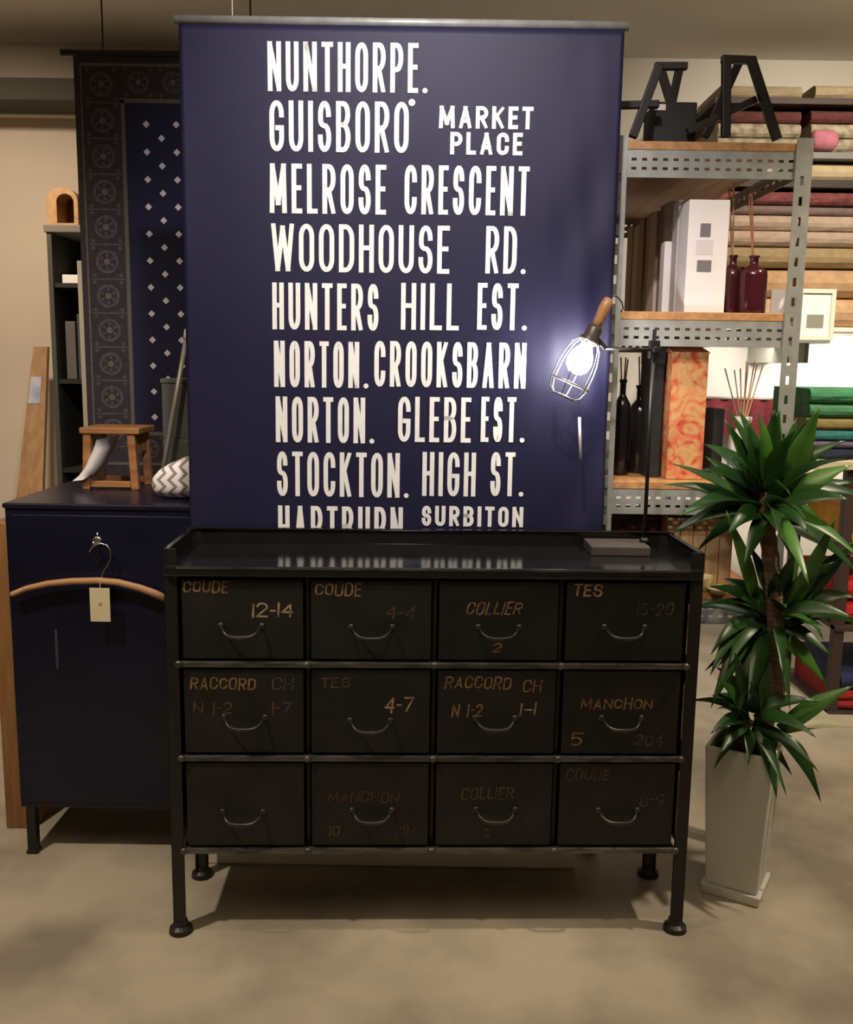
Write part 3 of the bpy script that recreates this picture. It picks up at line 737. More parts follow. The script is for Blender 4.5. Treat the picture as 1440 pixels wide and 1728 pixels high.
for sx in (0, 1):
    for sy in (0, 1):
        x = kx0 if sx == 0 else kx1; y = KY if sy == 0 else KY + KD
        dx = 1 if sx == 0 else -1; dy = 1 if sy == 0 else -1
        mb = MB(); hs = [.03 + .05 * i for i in range(int((ztopk - .05) / .05))]
        perf(mb, (x, y, 0), (dx, 0, 0), (0, 0, 1), PWd, ztopk, [PWd * .55], hs, .009, .022)
        perf(mb, (x, y, 0), (0, dy, 0), (0, 0, 1), PWd, ztopk, [PWd * .55], hs, .009, .022)
        build('post', mb, M['galv'], RK, solid=.0022)
BH = .066
for i, z in enumerate(kz):
    for y in (KY + .004, KY + KD - .004):
        mb = MB(); U = kx1 - kx0 - .006
        us = [.03 + .0265 * k_ for k_ in range(int((U - .05) / .0265) + 1)]
        perf(mb, (kx0 + .003, y, z - .022 - BH), (1, 0, 0), (0, 0, 1), U, BH, us, [.022, .044], .013, .007)
        s = 1 if y < KY + .5 else -1
        mb.add([(kx0 + .003, y, z - .022), (kx0 + .003 + U, y, z - .022), (kx0 + .003 + U, y + s * .03, z - .022), (kx0 + .003, y + s * .03, z - .022)], [(0, 1, 2, 3)])
        build('beam', mb, M['galv'], RK, solid=.002)
    for x in (kx0 + .004, kx1 - .004):
        mb = MB(); us = [.05 + .05 * k_ for k_ in range(21)]
        perf(mb, (x, KY + .006, z - .022 - BH * .75), (0, 1, 0), (0, 0, 1), KD - .012, BH * .75, us, [.022], .022, .009)
        build('side_beam', mb, M['galv'], RK, solid=.002)
    build('shelf', MB().box(kx0 + .005, kx1 - .036, KY + .002, KY + KD - .006, z - .021, z), M['board'], RK, bevel=.002)

# boxes on the middle shelf, receding
zs = kz[1]; bx0 = W(1160, 420, KY + .03).x
cols = [((.78, .74, .72), .285, .10), ((.52, .50, .49), .30, .06), ((.80, .75, .72), .20, .05), ((.42, .36, .31), .315, .06), ((.30, .22, .16), .32, .07), ((.55, .45, .34), .31, .09), ((.40, .30, .22), .32, .08), ((.36, .25, .17), .315, .08), ((.60, .46, .32), .31, .10), ((.44, .33, .23), .32, .09)]
blab = ['front white box with grey printed marks, first in the row on the rack', 'slim grey box right behind the front white one on the rack', 'short white box in the row, third from the front', 'grey brown box fourth from the front of the row', 'dark brown box fifth from the front of the row', 'light tan box sixth from the front, in the middle of the row', 'mid brown box seventh from the front of the row', 'deep brown box eighth from the front, third from the back', 'pale tan box ninth from the front, last but one', 'tan box at the very back of the row beside the banner edge']
y = KY + .03
for i, (c, h, dp) in enumerate(cols):
    xo = 0 if i == 0 else [0, -.002, -.02, .0, .004, -.004, .003, -.003, .002, 0][i]
    b0 = MB().box(bx0 + xo, bx0 + xo + .105, y, y + dp - .004, zs, zs + h)
    mm = mat('carton_%d' % i, c, .7, noise=.06, scale=10)
    o = thing('carton', blab[i], 'box', (bx0 + .05, y + dp / 2, zs), 0, 'boxes in the row on the middle shelf')
    build('body', b0, mm, o, bevel=.002)
    if i == 0:
        a, b_ = W(1183, 377, y), W(1199, 400, y); build('printed_mark', MB().box(a.x, b_.x, y - .0008, y - .0001, b_.z, a.z), M['ink'], o)
        a, b_ = W(1177, 439, y), W(1200, 459, y); build('printed_mark', MB().box(a.x, b_.x, y - .0008, y - .0001, b_.z, a.z), M['ink'], o)
        a, b_ = W(1176, 405, y), W(1203, 430, y); build('printed_panel', MB().box(a.x, b_.x, y - .0006, y - .0001, b_.z, a.z), mat('pale_print', (.60, .57, .58), .7), o)
    y += dp
# reed diffusers
def bottle(name, label, c, r, h, gm, reeds, rm, group=None, neck=.35):
    o = thing(name, label, 'reed diffuser', c, 0, group)
    pr = [(r * .94, 0), (r, .006), (r, h * .66), (r * .95, h * .74), (r * .6, h * .80), (r * neck, h * .84), (r * neck, h * .96), (r * neck * 1.25, h * .97), (r * neck * 1.25, h)]
    build('bottle', MB().lathe(pr, c, 20), gm, o, smooth=True)
    for k_, (dx, dy_, hh) in enumerate(reeds):
        p = Vector(c) + Vector((0, 0, h * .7)); t = Vector(c) + Vector((dx, dy_, hh))
        build('reed', MB().tube([p, t], .0022, 6), rm, o)
    return o
p = W(1233, 522, KY + .10)
bottle('reed_diffuser', 'narrow dark maroon diffuser bottle next to the front white box', (p.x, KY + .10, zs), .026, .155, M['maroon'], [(-.012, 0, .34), (-.02, .01, .33)], M['reedtan'], 'maroon diffusers on the middle shelf')
p = W(1268, 522, KY + .06)
bottle('reed_diffuser', 'broad dark maroon diffuser bottle with one red reed on middle shelf', (p.x, KY + .06, zs), .036, .150, M['maroon'], [(-.018, 0, .31), (-.022, .006, .30)], M['reed'], 'maroon diffusers on the middle shelf', .3)
a, b_ = W(1301, 523, KY + .05), W(1326, 489, KY + .05)
tag(build('small_card', MB().box(a.x, b_.x + .01, KY + .05, KY + .056, zs, b_.z), M['white'], bevel=.0008), 'small white card standing by the right post on the middle shelf', 'card')
# lower shelf
zl = kz[2]
for i, (px, pt_, lab, r, yy) in enumerate(((1047, 640, 'black diffuser bottle at the left end, hard by the banner edge', .024, .16), (1077, 650, 'broad black diffuser bottle between banner edge and tall black box', .032, .22))):
    p = W(px, 760, KY + yy); h = W(px, pt_, KY + yy).z - zl
    bottle('reed_diffuser', lab, (p.x, KY + yy, zl), r, h, M['darkglass'], [(-.01, .0, h + .06), (.012, .01, h + .055), (.002, -.01, h + .06)] if i == 0 else [(.0, 0, h + .09), (-.008, .006, h + .08)], M['greyreed'] if i else M['reedtan'], 'black diffusers on the lower shelf')
a, b_ = W(1091, 790, KY + .10), W(1121, 578, KY + .10)
o = thing('packaging_box', 'tall narrow black box standing left of the orange patterned box', 'box', ((a.x + b_.x) / 2, KY + .16, zl))
build('body', MB().box(a.x, b_.x + .006, KY + .10, KY + .22, zl, b_.z - .05), M['blackbag'], o, bevel=.003); build('lid', MB().box(a.x - .002, b_.x + .008, KY + .098, KY + .222, b_.z - .06, b_.z), M['blackbag'], o, bevel=.003)
def orange_mat():
    m, t, b = node_mat('orange_pattern'); b.inputs['Roughness'].default_value = .75
    tc = t.nodes.new('ShaderNodeTexCoord'); nz = t.nodes.new('ShaderNodeTexNoise'); nz.inputs['Scale'].default_value = 16; nz.inputs['Detail'].default_value = 4; nz.inputs['Distortion'].default_value = 2.5
    t.links.new(tc.outputs['Object'], nz.inputs['Vector']); rp = t.nodes.new('ShaderNodeValToRGB'); e_ = rp.color_ramp.elements
    e_[0].position = .36; e_[0].color = (.40, .05, .018, 1); e_[1].position = .62; e_[1].color = (.55, .30, .11, 1)
    x = e_.new(.45); x.color = (.56, .14, .05, 1); x = e_.new(.53); x.color = (.48, .24, .09, 1)
    t.links.new(nz.outputs['Fac'], rp.inputs['Fac']); t.links.new(rp.outputs['Color'], b.inputs['Base Color']); return m
a, b_ = W(1124, 797, KY + .05), W(1199, 592, KY + .05)
o = thing('gift_box', 'tall orange box with swirling floral pattern on the lower rack shelf', 'box', ((a.x + b_.x) / 2, KY + .1, zl), 0)
om = orange_mat()
build('body', MB().box(a.x + .002, b_.x - .002, KY + .05, KY + .15, zl, b_.z - .004), om, o, bevel=.003)
build('lid_flap', MB().add([(a.x, KY + .047, b_.z - .008), (b_.x, KY + .047, b_.z - .008), (b_.x, KY + .153, b_.z + .012), (a.x, KY + .153, b_.z + .012), (a.x, KY + .047, b_.z - .004), (b_.x, KY + .047, b_.z - .004), (b_.x, KY + .153, b_.z + .016), (a.x, KY + .153, b_.z + .016)], [(0, 3, 2, 1), (4, 5, 6, 7), (0, 1, 5, 4), (1, 2, 6, 5), (2, 3, 7, 6), (3, 0, 4, 7)]), om, o, bevel=.001)
a, b_ = W(1199, 795, KY + .09), W(1218, 690, KY + .09)
tag(build('packaging_box', MB().box(a.x, b_.x + .01, KY + .09, KY + .17, zl, b_.z), M['blackbag'], bevel=.003), 'small black box just right of the orange patterned box', 'box')
p = W(1248, 800, KY + .12); c = Vector((p.x, KY + .12, zl)); o = thing('reed_diffuser', 'white ceramic diffuser vase with a spray of tan reeds', 'reed diffuser', c)
h = W(1248, 703, KY + .12).z - zl
build('vase', MB().lathe([(.026, 0), (.034, .01), (.036, h * .5), (.032, h * .7), (.018, h * .8), (.015, h * .86), (.024, h * .92), (.024, h), (.018, h)], c, 20), M['ceramic'], o, smooth=True)
for dx, dy_, hh in ((-.055, .01, .30), (-.035, -.01, .295), (.0, .0, .32), (.008, .01, .315), (.02, -.005, .32), (.045, .0, .31), (-.012, .012, .3), (.032, .01, .31)):
    build('reed', MB().tube([c + Vector((dx * .06, dy_ * .2, h * .8)), c + Vector((dx, dy_, hh))], .0018, 6), M['reedtan'], o)
# under the lower shelf
zq = kz[3]
a, b_ = W(1128, 862, KY + .06), W(1233, 980, KY + .06)
o = thing('wooden_crate', 'tan crate of upright wooden planks on the bottom rack shelf', 'crate', ((a.x + b_.x) / 2, KY + .25, zq))
n = 5; wdt = (b_.x - a.x) / n; ch = a.z - zq - .02
mb = MB()
for i in range(n): mb.box(a.x + i * wdt + .001, a.x + (i + 1) * wdt - .001, KY + .06, KY + .072, zq, zq + ch)
build('front_planks', mb, M['crate'], o, bevel=.001)
for x in (a.x, b_.x - .012): build('side', MB().box(x, x + .012, KY + .073, KY + .42, zq, zq + ch), M['crate'], o)
build('back', MB().box(a.x + .012, b_.x - .012, KY + .41, KY + .42, zq, zq + ch), M['crate'], o)
p = W(1068, 880, KY + .16); 
o = thing('woven_basket', 'dark brown woven basket on the bottom rack shelf behind the chest', 'basket', (p.x + .01, KY + .2, zq))
hb = W(1068, 868, KY + .16).z - zq
build('bowl', MB().lathe([(.065, 0), (.085, hb * .5), (.095, hb), (.088, hb), (.078, hb * .5), (.058, .008)], (p.x + .01, KY + .2, zq), 24), M['woven'], o, smooth=True)
build('rim', MB().tube([(p.x + .01 + .094 * math.cos(2 * PI * k_ / 24), KY + .2 + .094 * math.sin(2 * PI * k_ / 24), zq + hb) for k_ in range(24)], .006, 8, True), M['woven'], o, smooth=True)
for (px, py, lab, dy_) in ((1186, 972, 'pale yellow shallow dish, rear one of two by the chest', .022), (1212, 990, 'pale yellow shallow dish, front one, nearer the plant', -.004)):  # two shallow pale yellow rounds on the bottom rack shelf
    p = W(px, py, KY + dy_)
    r_ = .030; hd = max(p.z - zq - .004, .012)
    tag(build('dish', MB().lathe([(.020, 0), (.022, hd * .5), (r_, hd), (r_, hd + .005), (r_ - .006, hd + .004), (.0, hd - .002)], (p.x, KY + dy_ - .0, zq), 24), M['yellowdish'], smooth=True), lab, 'dish', 'pale yellow dishes')

# things on top of the rack
zt = kz[0]
TY = KY + .12
def trestle(label, legs, bars):
    o = thing('folding_trestle', label, 'trestle', (W(legs[0][0][0], 230, TY).x, TY, zt), 0, 'folded black frames on top of the rack')
    for (p0, p1, yy) in legs:
        a, b_ = W(*p0, TY + yy), W(*p1, TY + yy)
        if a.z < zt + .03: a.z = zt + .004
        if b_.z < zt + .03: b_.z = zt + .004
        build('leg', MB().bar(a, b_, .022, .022, up=(0, 1, 0)), M['frame'], o, bevel=.002)
    for (p0, p1, yy) in bars:
        build('crossbar', MB().bar(W(*p0, TY + yy), W(*p1, TY + yy), .018, .02, up=(0, 1, 0)), M['frame'], o, bevel=.002)
    return o
trestle('black metal trestle with splayed legs, left one on top of the rack', [((1113, 110), (1068, 232), 0), ((1113, 110), (1150, 232), .24), ((1148, 110), (1122, 232), .3)], [((1046, 178), (1112, 176), .0), ((1105, 112), (1160, 112), .02), ((1080, 200), (1140, 200), .27)])
trestle('black metal trestle with upright post and slanted legs, right one on the rack', [((1226, 96), (1225, 232), 0), ((1268, 100), (1312, 236), 0), ((1250, 100), (1190, 232), .30)], [((1160, 222), (1276, 168), .03), ((1218, 100), (1275, 102), .0)])
a, b_ = W(1104, 226, TY + .06), W(1178, 172, TY + .06)
o = thing('tool_case', 'black case with pale plate between the two trestles on the rack', 'case', ((a.x + b_.x) / 2, TY + .13, zt))
build('body', MB().box(a.x, b_.x, TY + .06, TY + .2, zt, b_.z), M['blackbag'], o, bevel=.004)
build('tray', MB().box(kx0 + .02, b_.x + .006, TY + .055, TY + .22, zt + .0, zt + .028), M['frame'], o, bevel=.003)
a, b_ = W(1104, 186, TY + .058), W(1124, 176, TY + .058); build('plate', MB().box(a.x, b_.x, TY + .0565, TY + .0600, a.z, b_.z), M['pale'], o)

# ------------------------------------------------------------------ right background: wall shelves with folded textiles
def folded(mb, x0, x1, y0, y1, z0, z1, layers):
    pts = []; h = (z1 - z0) / layers
    pts.append((y1, z0))
    for l in range(layers):
        for k_ in range(7):
            th = -PI / 2 + PI * k_ / 6; pts.append((y0 + h * .5 - h * .5 * math.cos(th), z0 + h * (l + .5) + h * .5 * math.sin(th)))
    pts.append((y1, z1))
    n = len(pts); st = 6; vs = []
    for s in range(st + 1):
        x = x0 + (x1 - x0) * s / st
        for (yy, zz) in pts: vs.append((x, yy + random.uniform(-.002, .002), zz))
    fs = [(s * n + i, s * n + i + 1, (s + 1) * n + i + 1, (s + 1) * n + i) for s in range(st) for i in range(n - 1)]
    fs += [(s * n + n - 1, s * n, (s + 1) * n, (s + 1) * n + n - 1) for s in range(st)]
    fs += [tuple(range(n - 1, -1, -1)), tuple(st * n + i for i in range(n))]
    return mb.add(vs, fs)
TY2 = 4.30; TYB = YB - .02
tx0 = W(1205, 400, TY2).x; tx1 = W(1352, 400, TY2).x; tx2 = W(1352, 400, TY2).x + .52
US = thing('textile_shelving', 'wall shelving with dark and grey boards behind the rack at the right', 'shelving', ((tx0 + tx2) / 2, YB - .2, W(1300, 552, TY2).z))
zb_ = [W(1390, 552, TY2).z, W(1390, 312, TY2).z, W(1390, 262, TY2).z, W(1390, 172, TY2).z]
build('board', MB().box(tx0 - .03, tx2 + .03, TY2 - .0, YB, zb_[1] - .012, zb_[1] + .022), M['darkshelf'], US, bevel=.002)
build('board', MB().box(tx0 - .03, tx2 + .03, TY2 - .0, YB, zb_[2] - .014, zb_[2] + .014), mat('grey_shelf', (.22, .21, .22), .5), US, bevel=.002)
build('board', MB().box(tx0 - .03, tx2 + .03, TY2 - .0, YB, zb_[3] - .010, zb_[3] + .016), M['darkshelf'], US, bevel=.002)
build('board', MB().box(tx0 - .03, tx2 + .03, TY2 - .0, YB, zb_[0] - .02, zb_[0]), M['white_wall'], US, bevel=.002)
for x in (tx0 + .10, tx2 - .10): build('upright', MB().box(x, x + .02, YB - .03, YB, zb_[0] - .02, 2.60), M['darkshelf'], US)
def tmat(n, c, c2=None, sc=25): return mat('textile_' + n, c, .95, col2=c2 or tuple(v * .8 for v in c), scale=sc, bump=.15, bscale=120)
LAY = [  # (bottom px, top px, layers, colour name, colour, second colour)
 (552, 452, 2, 'peach wool', (.62, .40, .23), (.52, .32, .18)), (451, 416, 1, 'tan', (.46, .34, .19), None), (415, 362, 2, 'pale pink', (.60, .46, .38), (.50, .38, .31)),
 (361, 346, 1, 'grey mauve', (.26, .19, .18), None), (345, 322, 1, 'maroon patterned', (.30, .09, .09), (.16, .045, .05)),
 (304, 270, 1, 'cream', (.66, .54, .36), (.56, .46, .30)), (257, 205, 2, 'floral cream', (.52, .46, .34), (.24, .20, .15)), (204.6, 183, 1, 'dark red', (.16, .045, .045), (.10, .03, .03)),
 (164, 140, 1, 'beige', (.44, .35, .23), None)]
for ci, (x0, x1, side) in enumerate(((tx0, tx1 - .01, 'left column, seen through the rack'), (tx1 + .01, tx2, 'right column, clear of the rack'))):
    for (pb_, pt_, ly, nm, c, c2) in LAY:
        z0_, z1_ = W(1390, pb_, TY2).z, W(1390, pt_, TY2).z
        for zb in zb_:
            if abs(z0_ - zb) < .055 and z0_ < zb + .03: z0_ = max(z0_, zb + .0225 if zb == zb_[1] else zb + .0165 if zb != zb_[0] else zb + .001)
        dd = random.uniform(0, .03)
        tag(build('folded_textile', folded(MB(), x0 + random.uniform(0, .02), x1 - random.uniform(0, .02), TY2 + .01 + dd, YB - .03, z0_, z1_, ly), tmat(nm.replace(' ', '_') + str(ci), c, c2), smooth=False), 'folded %s textile in the wall shelving, %s' % (nm, side), 'textile', 'folded textiles in the wall shelving')
# pink cushion-like roll among the floral ones
p0, p1 = W(1372, 246, TY2 - .02), W(1412, 246, TY2 - .02)
zpk = zb_[2] + .0145
tag(build('rolled_towel', MB().tube([(p0.x, TY2 + .005, zpk + .045), (p0.x + .01, TY2 + .003, zpk + .045), (p1.x - .01, TY2 + .003, zpk + .045), (p1.x, TY2 + .005, zpk + .045)], [.032, .0445, .0445, .032], 14), tmat('pink', (.62, .22, .30)), smooth=True), 'pink rolled towel in front of the floral textiles, upper right', 'towel')
# thin ledge with frame
LY = 4.15
a, b_ = W(1322, 572, LY), W(1402, 572, LY)
o = thing('picture_ledge', 'thin grey picture ledge on the bright wall right of the rack', 'ledge', ((a.x + b_.x) / 2, YB - .2, a.z - .012))
build('shelf', MB().box(a.x, b_.x, LY, YB, a.z - .016, a.z), M['polem'], o, bevel=.002)
build('bracket', MB().box(a.x + .05, a.x + .07, LY + .1, YB, a.z - .1, a.z - .016), M['polem'], o)
build('bracket', MB().box(b_.x - .07, b_.x - .05, LY + .1, YB, a.z - .1, a.z - .016), M['polem'], o)
f0, f1 = W(1344, 572, LY + .03), W(1413, 488, LY + .03); zf = a.z
o = thing('framed_print', 'white framed print with a grey square standing on the thin ledge', 'picture frame', ((f0.x + f1.x) / 2, LY + .04, zf))
fy = LY + .03; fw = .018
mb = MB().box(f0.x, f1.x, fy, fy + .018, zf, zf + fw).box(f0.x, f1.x, fy, fy + .018, f1.z - fw, f1.z).box(f0.x, f0.x + fw, fy, fy + .018, zf + fw, f1.z - fw).box(f1.x - fw, f1.x, fy, fy + .018, zf + fw, f1.z - fw)
build('frame', mb, mat('frame_cream', (.80, .74, .60), .5), o, bevel=.001)
build('mat_board', MB().box(f0.x + fw, f1.x - fw, fy + .008, fy + .014, zf + fw, f1.z - fw), mat('white_mat', (.84, .83, .80), .8), o)
a, b_ = W(1362, 553, fy), W(1392, 531, fy); build('print', MB().box(a.x, b_.x, fy + .0068, fy + .0079, a.z, b_.z), mat('grey_print', (.27, .26, .20), .8), o)
# burgundy cloth on rail at the wall
a, b_ = W(1180, 732, YB - .08), W(1348, 674, YB - .08)
BG = thing('cloth_runner', 'burgundy cloth runner stretched along the white wall behind the rack', 'runner', ((a.x + b_.x) / 2, YB - .08, a.z))
mb = MB(); n = 24; vs = []
for i in range(n + 1):
    x = a.x + (b_.x - a.x) * i / n; yy = YB - .07 + .008 * math.sin(i * 1.3)
    vs += [(x, yy, a.z), (x, yy, b_.z)]
mb.add(vs, [(2 * i, 2 * i + 2, 2 * i + 3, 2 * i + 1) for i in range(n)])
build('cloth', mb, tmat('burgundy', (.20, .025, .035)), BG, solid=.006)
build('rail', MB().tube([(a.x - .02, YB - .07, b_.z), (b_.x + .005, YB - .07, b_.z)], .008, 8).tube([(a.x + .02, YB - .07, b_.z), (a.x + .02, YB, b_.z)], .005, 8).tube([(b_.x - .02, YB - .07, b_.z), (b_.x - .02, YB, b_.z)], .005, 8), M['polem'], BG, smooth=True)
# display table with textiles at the right edge
DY = 3.60
a = W(1352, 777, DY); dx0 = a.x; dx1 = dx0 + .75; dzt = a.z
DT = thing('display_table', 'dark display table with cream top at the right edge of view', 'table', ((dx0 + dx1) / 2, DY + .3, 0))
build('top', MB().box(dx0, dx1, DY, DY + .6, dzt - .035, dzt), mat('cream_top', (.56, .46, .34), .6), DT, bevel=.004)
lx = W(1407, 1150, DY).x
for x in (lx, dx1 - .07):
    for yy in (DY + .03, DY + .53): build('leg', MB().box(x, x + .04, yy, yy + .04, 0, dzt - .035), M['darkshelf'], DT, bevel=.002)
shz = []
for pyy in (930, 1060, 1205):
    z = W(1420, pyy, DY).z; shz.append(z); build('shelf', MB().box(lx, dx1 - .03, DY + .02, DY + .58, z - .02, z), M['darkshelf'], DT, bevel=.002)
stack = [(774, 756, 'navy', (.018, .02, .05)), (755, 745, 'violet', (.14, .10, .18)), (744, 726, 'teal', (.03, .16, .15)), (725, 706, 'ochre', (.26, .20, .07)), (705, 682, 'mid green', (.07, .22, .10)), (681, 656, 'bright green', (.06, .25, .11))]
slab = ['bottom navy', 'thin violet', 'teal', 'ochre', 'second from top green', 'topmost bright green']
z = dzt
for i, (pb_, pt_, nm, c) in enumerate(stack):
    z1_ = W(1400, pt_, DY + .05).z
    tag(build('folded_textile', folded(MB(), dx0 + .03 + random.uniform(0, .02), dx0 + .62, DY + .05, DY + .45, z + .0005, z1_, 1), tmat('stack_' + nm.replace(' ', '_'), c, tuple(v * .65 for v in c))), '%s folded textile of the stack on the display table' % slab[i], 'textile', 'stacked textiles on the display table'); z = z1_
for i, (z0_, hh, c, lab) in enumerate(((shz[0], .14, (.70, .36, .03), 'yellow folded blanket under the display table top'), (shz[1], .19, (.42, .012, .012), 'bright red folded blanket on the second shelf of the display table'), (shz[2], .08, (.30, .02, .02), 'dark red folded blanket on the lowest shelf of the display table'))):
    tag(build('folded_blanket', folded(MB(), lx + .045, dx1 - .08, DY + .04, DY + .5, z0_ + .001, z0_ + hh, 2), tmat('blanket_%d' % i, c)), lab, 'blanket', 'blankets under the display table')
tag(build('folded_blanket', folded(MB(), lx + .05, dx1 - .08, DY + .04, DY + .5, shz[2] + .082, shz[2] + .15, 1), tmat('blanket_navy', (.015, .025, .08))), 'navy folded blanket lying on the dark red one under the table', 'blanket', 'blankets under the display table')

# ------------------------------------------------------------------ caged work lamp on the chest
LYb = 2.235
bz = ZT
b0, b1 = G(997, 938, bz), G(1096, 938, bz)
LP = thing('work_lamp', 'caged work lamp with wooden handle clamped to a stand on the chest', 'lamp', ((b0.x + b1.x) / 2, (b0.y + b1.y) / 2 + .05, bz))
hb = .024
build('base', MB().box(b0.x, b1.x, b0.y, b0.y + .11, bz, bz + hb), M['basewood'], LP, bevel=.003)
pp = G(1079, 908, bz + hb); PYl = pp.y if pp.y < 2.34 else 2.33
ptop = W(1103, 556, PYl)
build('pole', MB().tube([(pp.x, PYl, bz + hb - .002), (pp.x, PYl, ptop.z)], .0048, 10), M['frame'], LP, smooth=True)
build('pole_collar', MB().lathe([(.012, 0), (.012, .006), (.007, .012)], (pp.x, PYl, bz + hb), 14), M['frame'], LP, smooth=True)
jz = W(1100, 590, PYl).z
jt = build('clamp_joint', MB().box(pp.x - .012, pp.x + .012, PYl - .014, PYl + .010, jz - .022, jz + .022).tube([(pp.x, PYl - .03, jz), (pp.x, PYl - .012, jz)], .008, 10), M['frame'], LP, bevel=.002)
AY = PYl - .012
e1 = W(1022, 588, AY)
build('arm', MB().tube([(pp.x + .014, AY, jz), (e1.x, AY, e1.z)], .0042, 8), M['frame'], LP, smooth=True)
LH = AY - .004
A0, A1 = W(1028, 504, LH), W(951, 668, LH)
ax = (A1 - A0).normalized(); AL = (A1 - A0).length
def PA(px, py): return W(px, py, LH)
hd = (PA(1003, 548) - A0).length
build('wooden_handle', MB().lathe([(.004, -.002), (.010, .0), (.0135, .012), (.0145, hd * .4), (.012, hd * .8), (.0115, hd + .004)], A0, 16, ax), M['lampwood'], LP, smooth=True)
sk = hd; 
build('socket', MB().lathe([(.0155, sk), (.019, sk + .006), (.019, sk + .028), (.024, sk + .032), (.024, sk + .042), (.017, sk + .048)], A0, 18, ax), M['socket'], LP, smooth=True)
build('clip', MB().bar(e1, A0 + ax * (sk + .02), .010, .010), M['frame'], LP, bevel=.001)
bp = sk + .048
build('bulb', MB().lathe([(.012, bp - .006), (.015, bp + .006), (.027, bp + .026), (.031, bp + .044), (.027, bp + .062), (.016, bp + .073), (.0, bp + .076)], A0, 20, ax), M['bulb'], LP, smooth=True)
mb = MB(); u = Vector((0, 1, 0)); u = (u - ax * u.dot(ax)).normalized(); v_ = ax.cross(u)
prof = [(.024, sk + .038), (.038, sk + .055), (.047, sk + .085), (.050, sk + .110), (.050, AL - .030), (.043, AL - .010), (.030, AL)]
def ringc(r, d): return [A0 + ax * d + u * (r * math.cos(2 * PI * k_ / 20)) + v_ * (r * math.sin(2 * PI * k_ / 20)) for k_ in range(20)]
for k_ in range(6):
    th = 2 * PI * k_ / 6 + .3; mb.tube([A0 + ax * d + u * (r * math.cos(th)) + v_ * (r * math.sin(th)) for r, d in prof], .0017, 6)
mb.tube(ringc(.050, AL - .034), .0023, 6, True); mb.tube(ringc(.030, AL), .0023, 6, True); mb.tube(ringc(.026, sk + .040), .0025, 6, True)
build('cage', mb, M['cage'], LP, smooth=True)
build('hook', MB().tube([A0, W(1033, 499, LH), W(1042, 501, LH), W(1050, 510, LH), W(1052, 520, LH), W(1048, 527, LH)], .0018, 8), M['frame'], LP, smooth=True)
cs = W(978, 672, LH)
pc = build('pull_cord', MB().tube([W(972, 664, LH), cs, W(979, 706, LH)], .0005, 6), M['frame'], LP)  # thin dark strand with a white rod below the cage
build('cord_toggle', MB().tube([W(978, 704, LH), W(980, 776, LH)], .0036, 8), M['whitecloth'], pc, smooth=True)

# ------------------------------------------------------------------ potted plant
pr_ = math.radians(-30)
pc0 = G(1250, 1524); PLX, PLY = G(1252, 1524).x + .008, pc0.y + .075
PT = thing('potted_dracaena', 'leafy green dracaena in a tall tapered white planter beside the chest', 'potted plant', (PLX, PLY, 0))
zpl = W(1260, 1264, PLY - .05).z
def frust(h0, h1, z0, z1, hollow=0):
    vs = []
    for (h, z) in ((h0, z0), (h1, z1)):
        for sx, sy in ((-1, -1), (1, -1), (1, 1), (-1, 1)):
            x, y = sx * h, sy * h; vs.append((PLX + x * math.cos(pr_) - y * math.sin(pr_), PLY + x * math.sin(pr_) + y * math.cos(pr_), z))
    return vs
BOXF = [(0, 3, 2, 1), (0, 1, 5, 4), (1, 2, 6, 5), (2, 3, 7, 6), (3, 0, 4, 7)]
mb = MB(); h1 = .083; h0 = .0655
o_ = frust(h0, h1, .028, zpl); i_ = frust(h0 - .006, h1 - .009, .05, zpl)
mb.add(o_ + i_, BOXF + [(8, 9, 10, 11), (9, 8, 12, 13), (10, 9, 13, 14), (11, 10, 14, 15), (8, 11, 15, 12), (4, 5, 13, 12), (5, 6, 14, 13), (6, 7, 15, 14), (7, 4, 12, 15)])
build('planter', mb, M['planter'], PT, bevel=.003)
build('saucer', MB().add(frust(.072, .076, 0, .028), BOXF + [(4, 5, 6, 7)]), M['planter'], PT, bevel=.003)
zso = zpl - .02
build('soil', MB().add(frust(h1 - .013, h1 - .0115, zso - .02, zso), BOXF + [(4, 5, 6, 7)]), M['soil'], PT)
def trunk(pts, r0, r1):
    n = len(pts); P = []; Rr = []
    for i in range(n - 1):
        for k_ in range(6):
            t = k_ / 6; P.append(pts[i].lerp(pts[i + 1], t)); f_ = (i + t) / (n - 1); Rr.append(r0 + (r1 - r0) * f_ + (.0016 if k_ % 2 else -.0006))
    P.append(pts[-1]); Rr.append(r1)
    return build('trunk', MB().tube(P, Rr, 12), M['bark'], PT, smooth=True)
tb = Vector((PLX + .02, PLY, zso - .01))
trunk([tb, W(1306, 1180, PLY), W(1312, 1090, PLY), W(1305, 980, PLY + .01), W(1296, 900, PLY + .01), W(1292, 830, PLY + .01)], .024, .019)
trunk([Vector((PLX + .03, PLY + .04, zso - .01)), W(1322, 1150, PLY + .05), W(1318, 1040, PLY + .05)], .017, .014)
trunk([Vector((PLX - .025, PLY - .02, zso - .01)), W(1262, 1215, PLY - .03)], .012, .011)

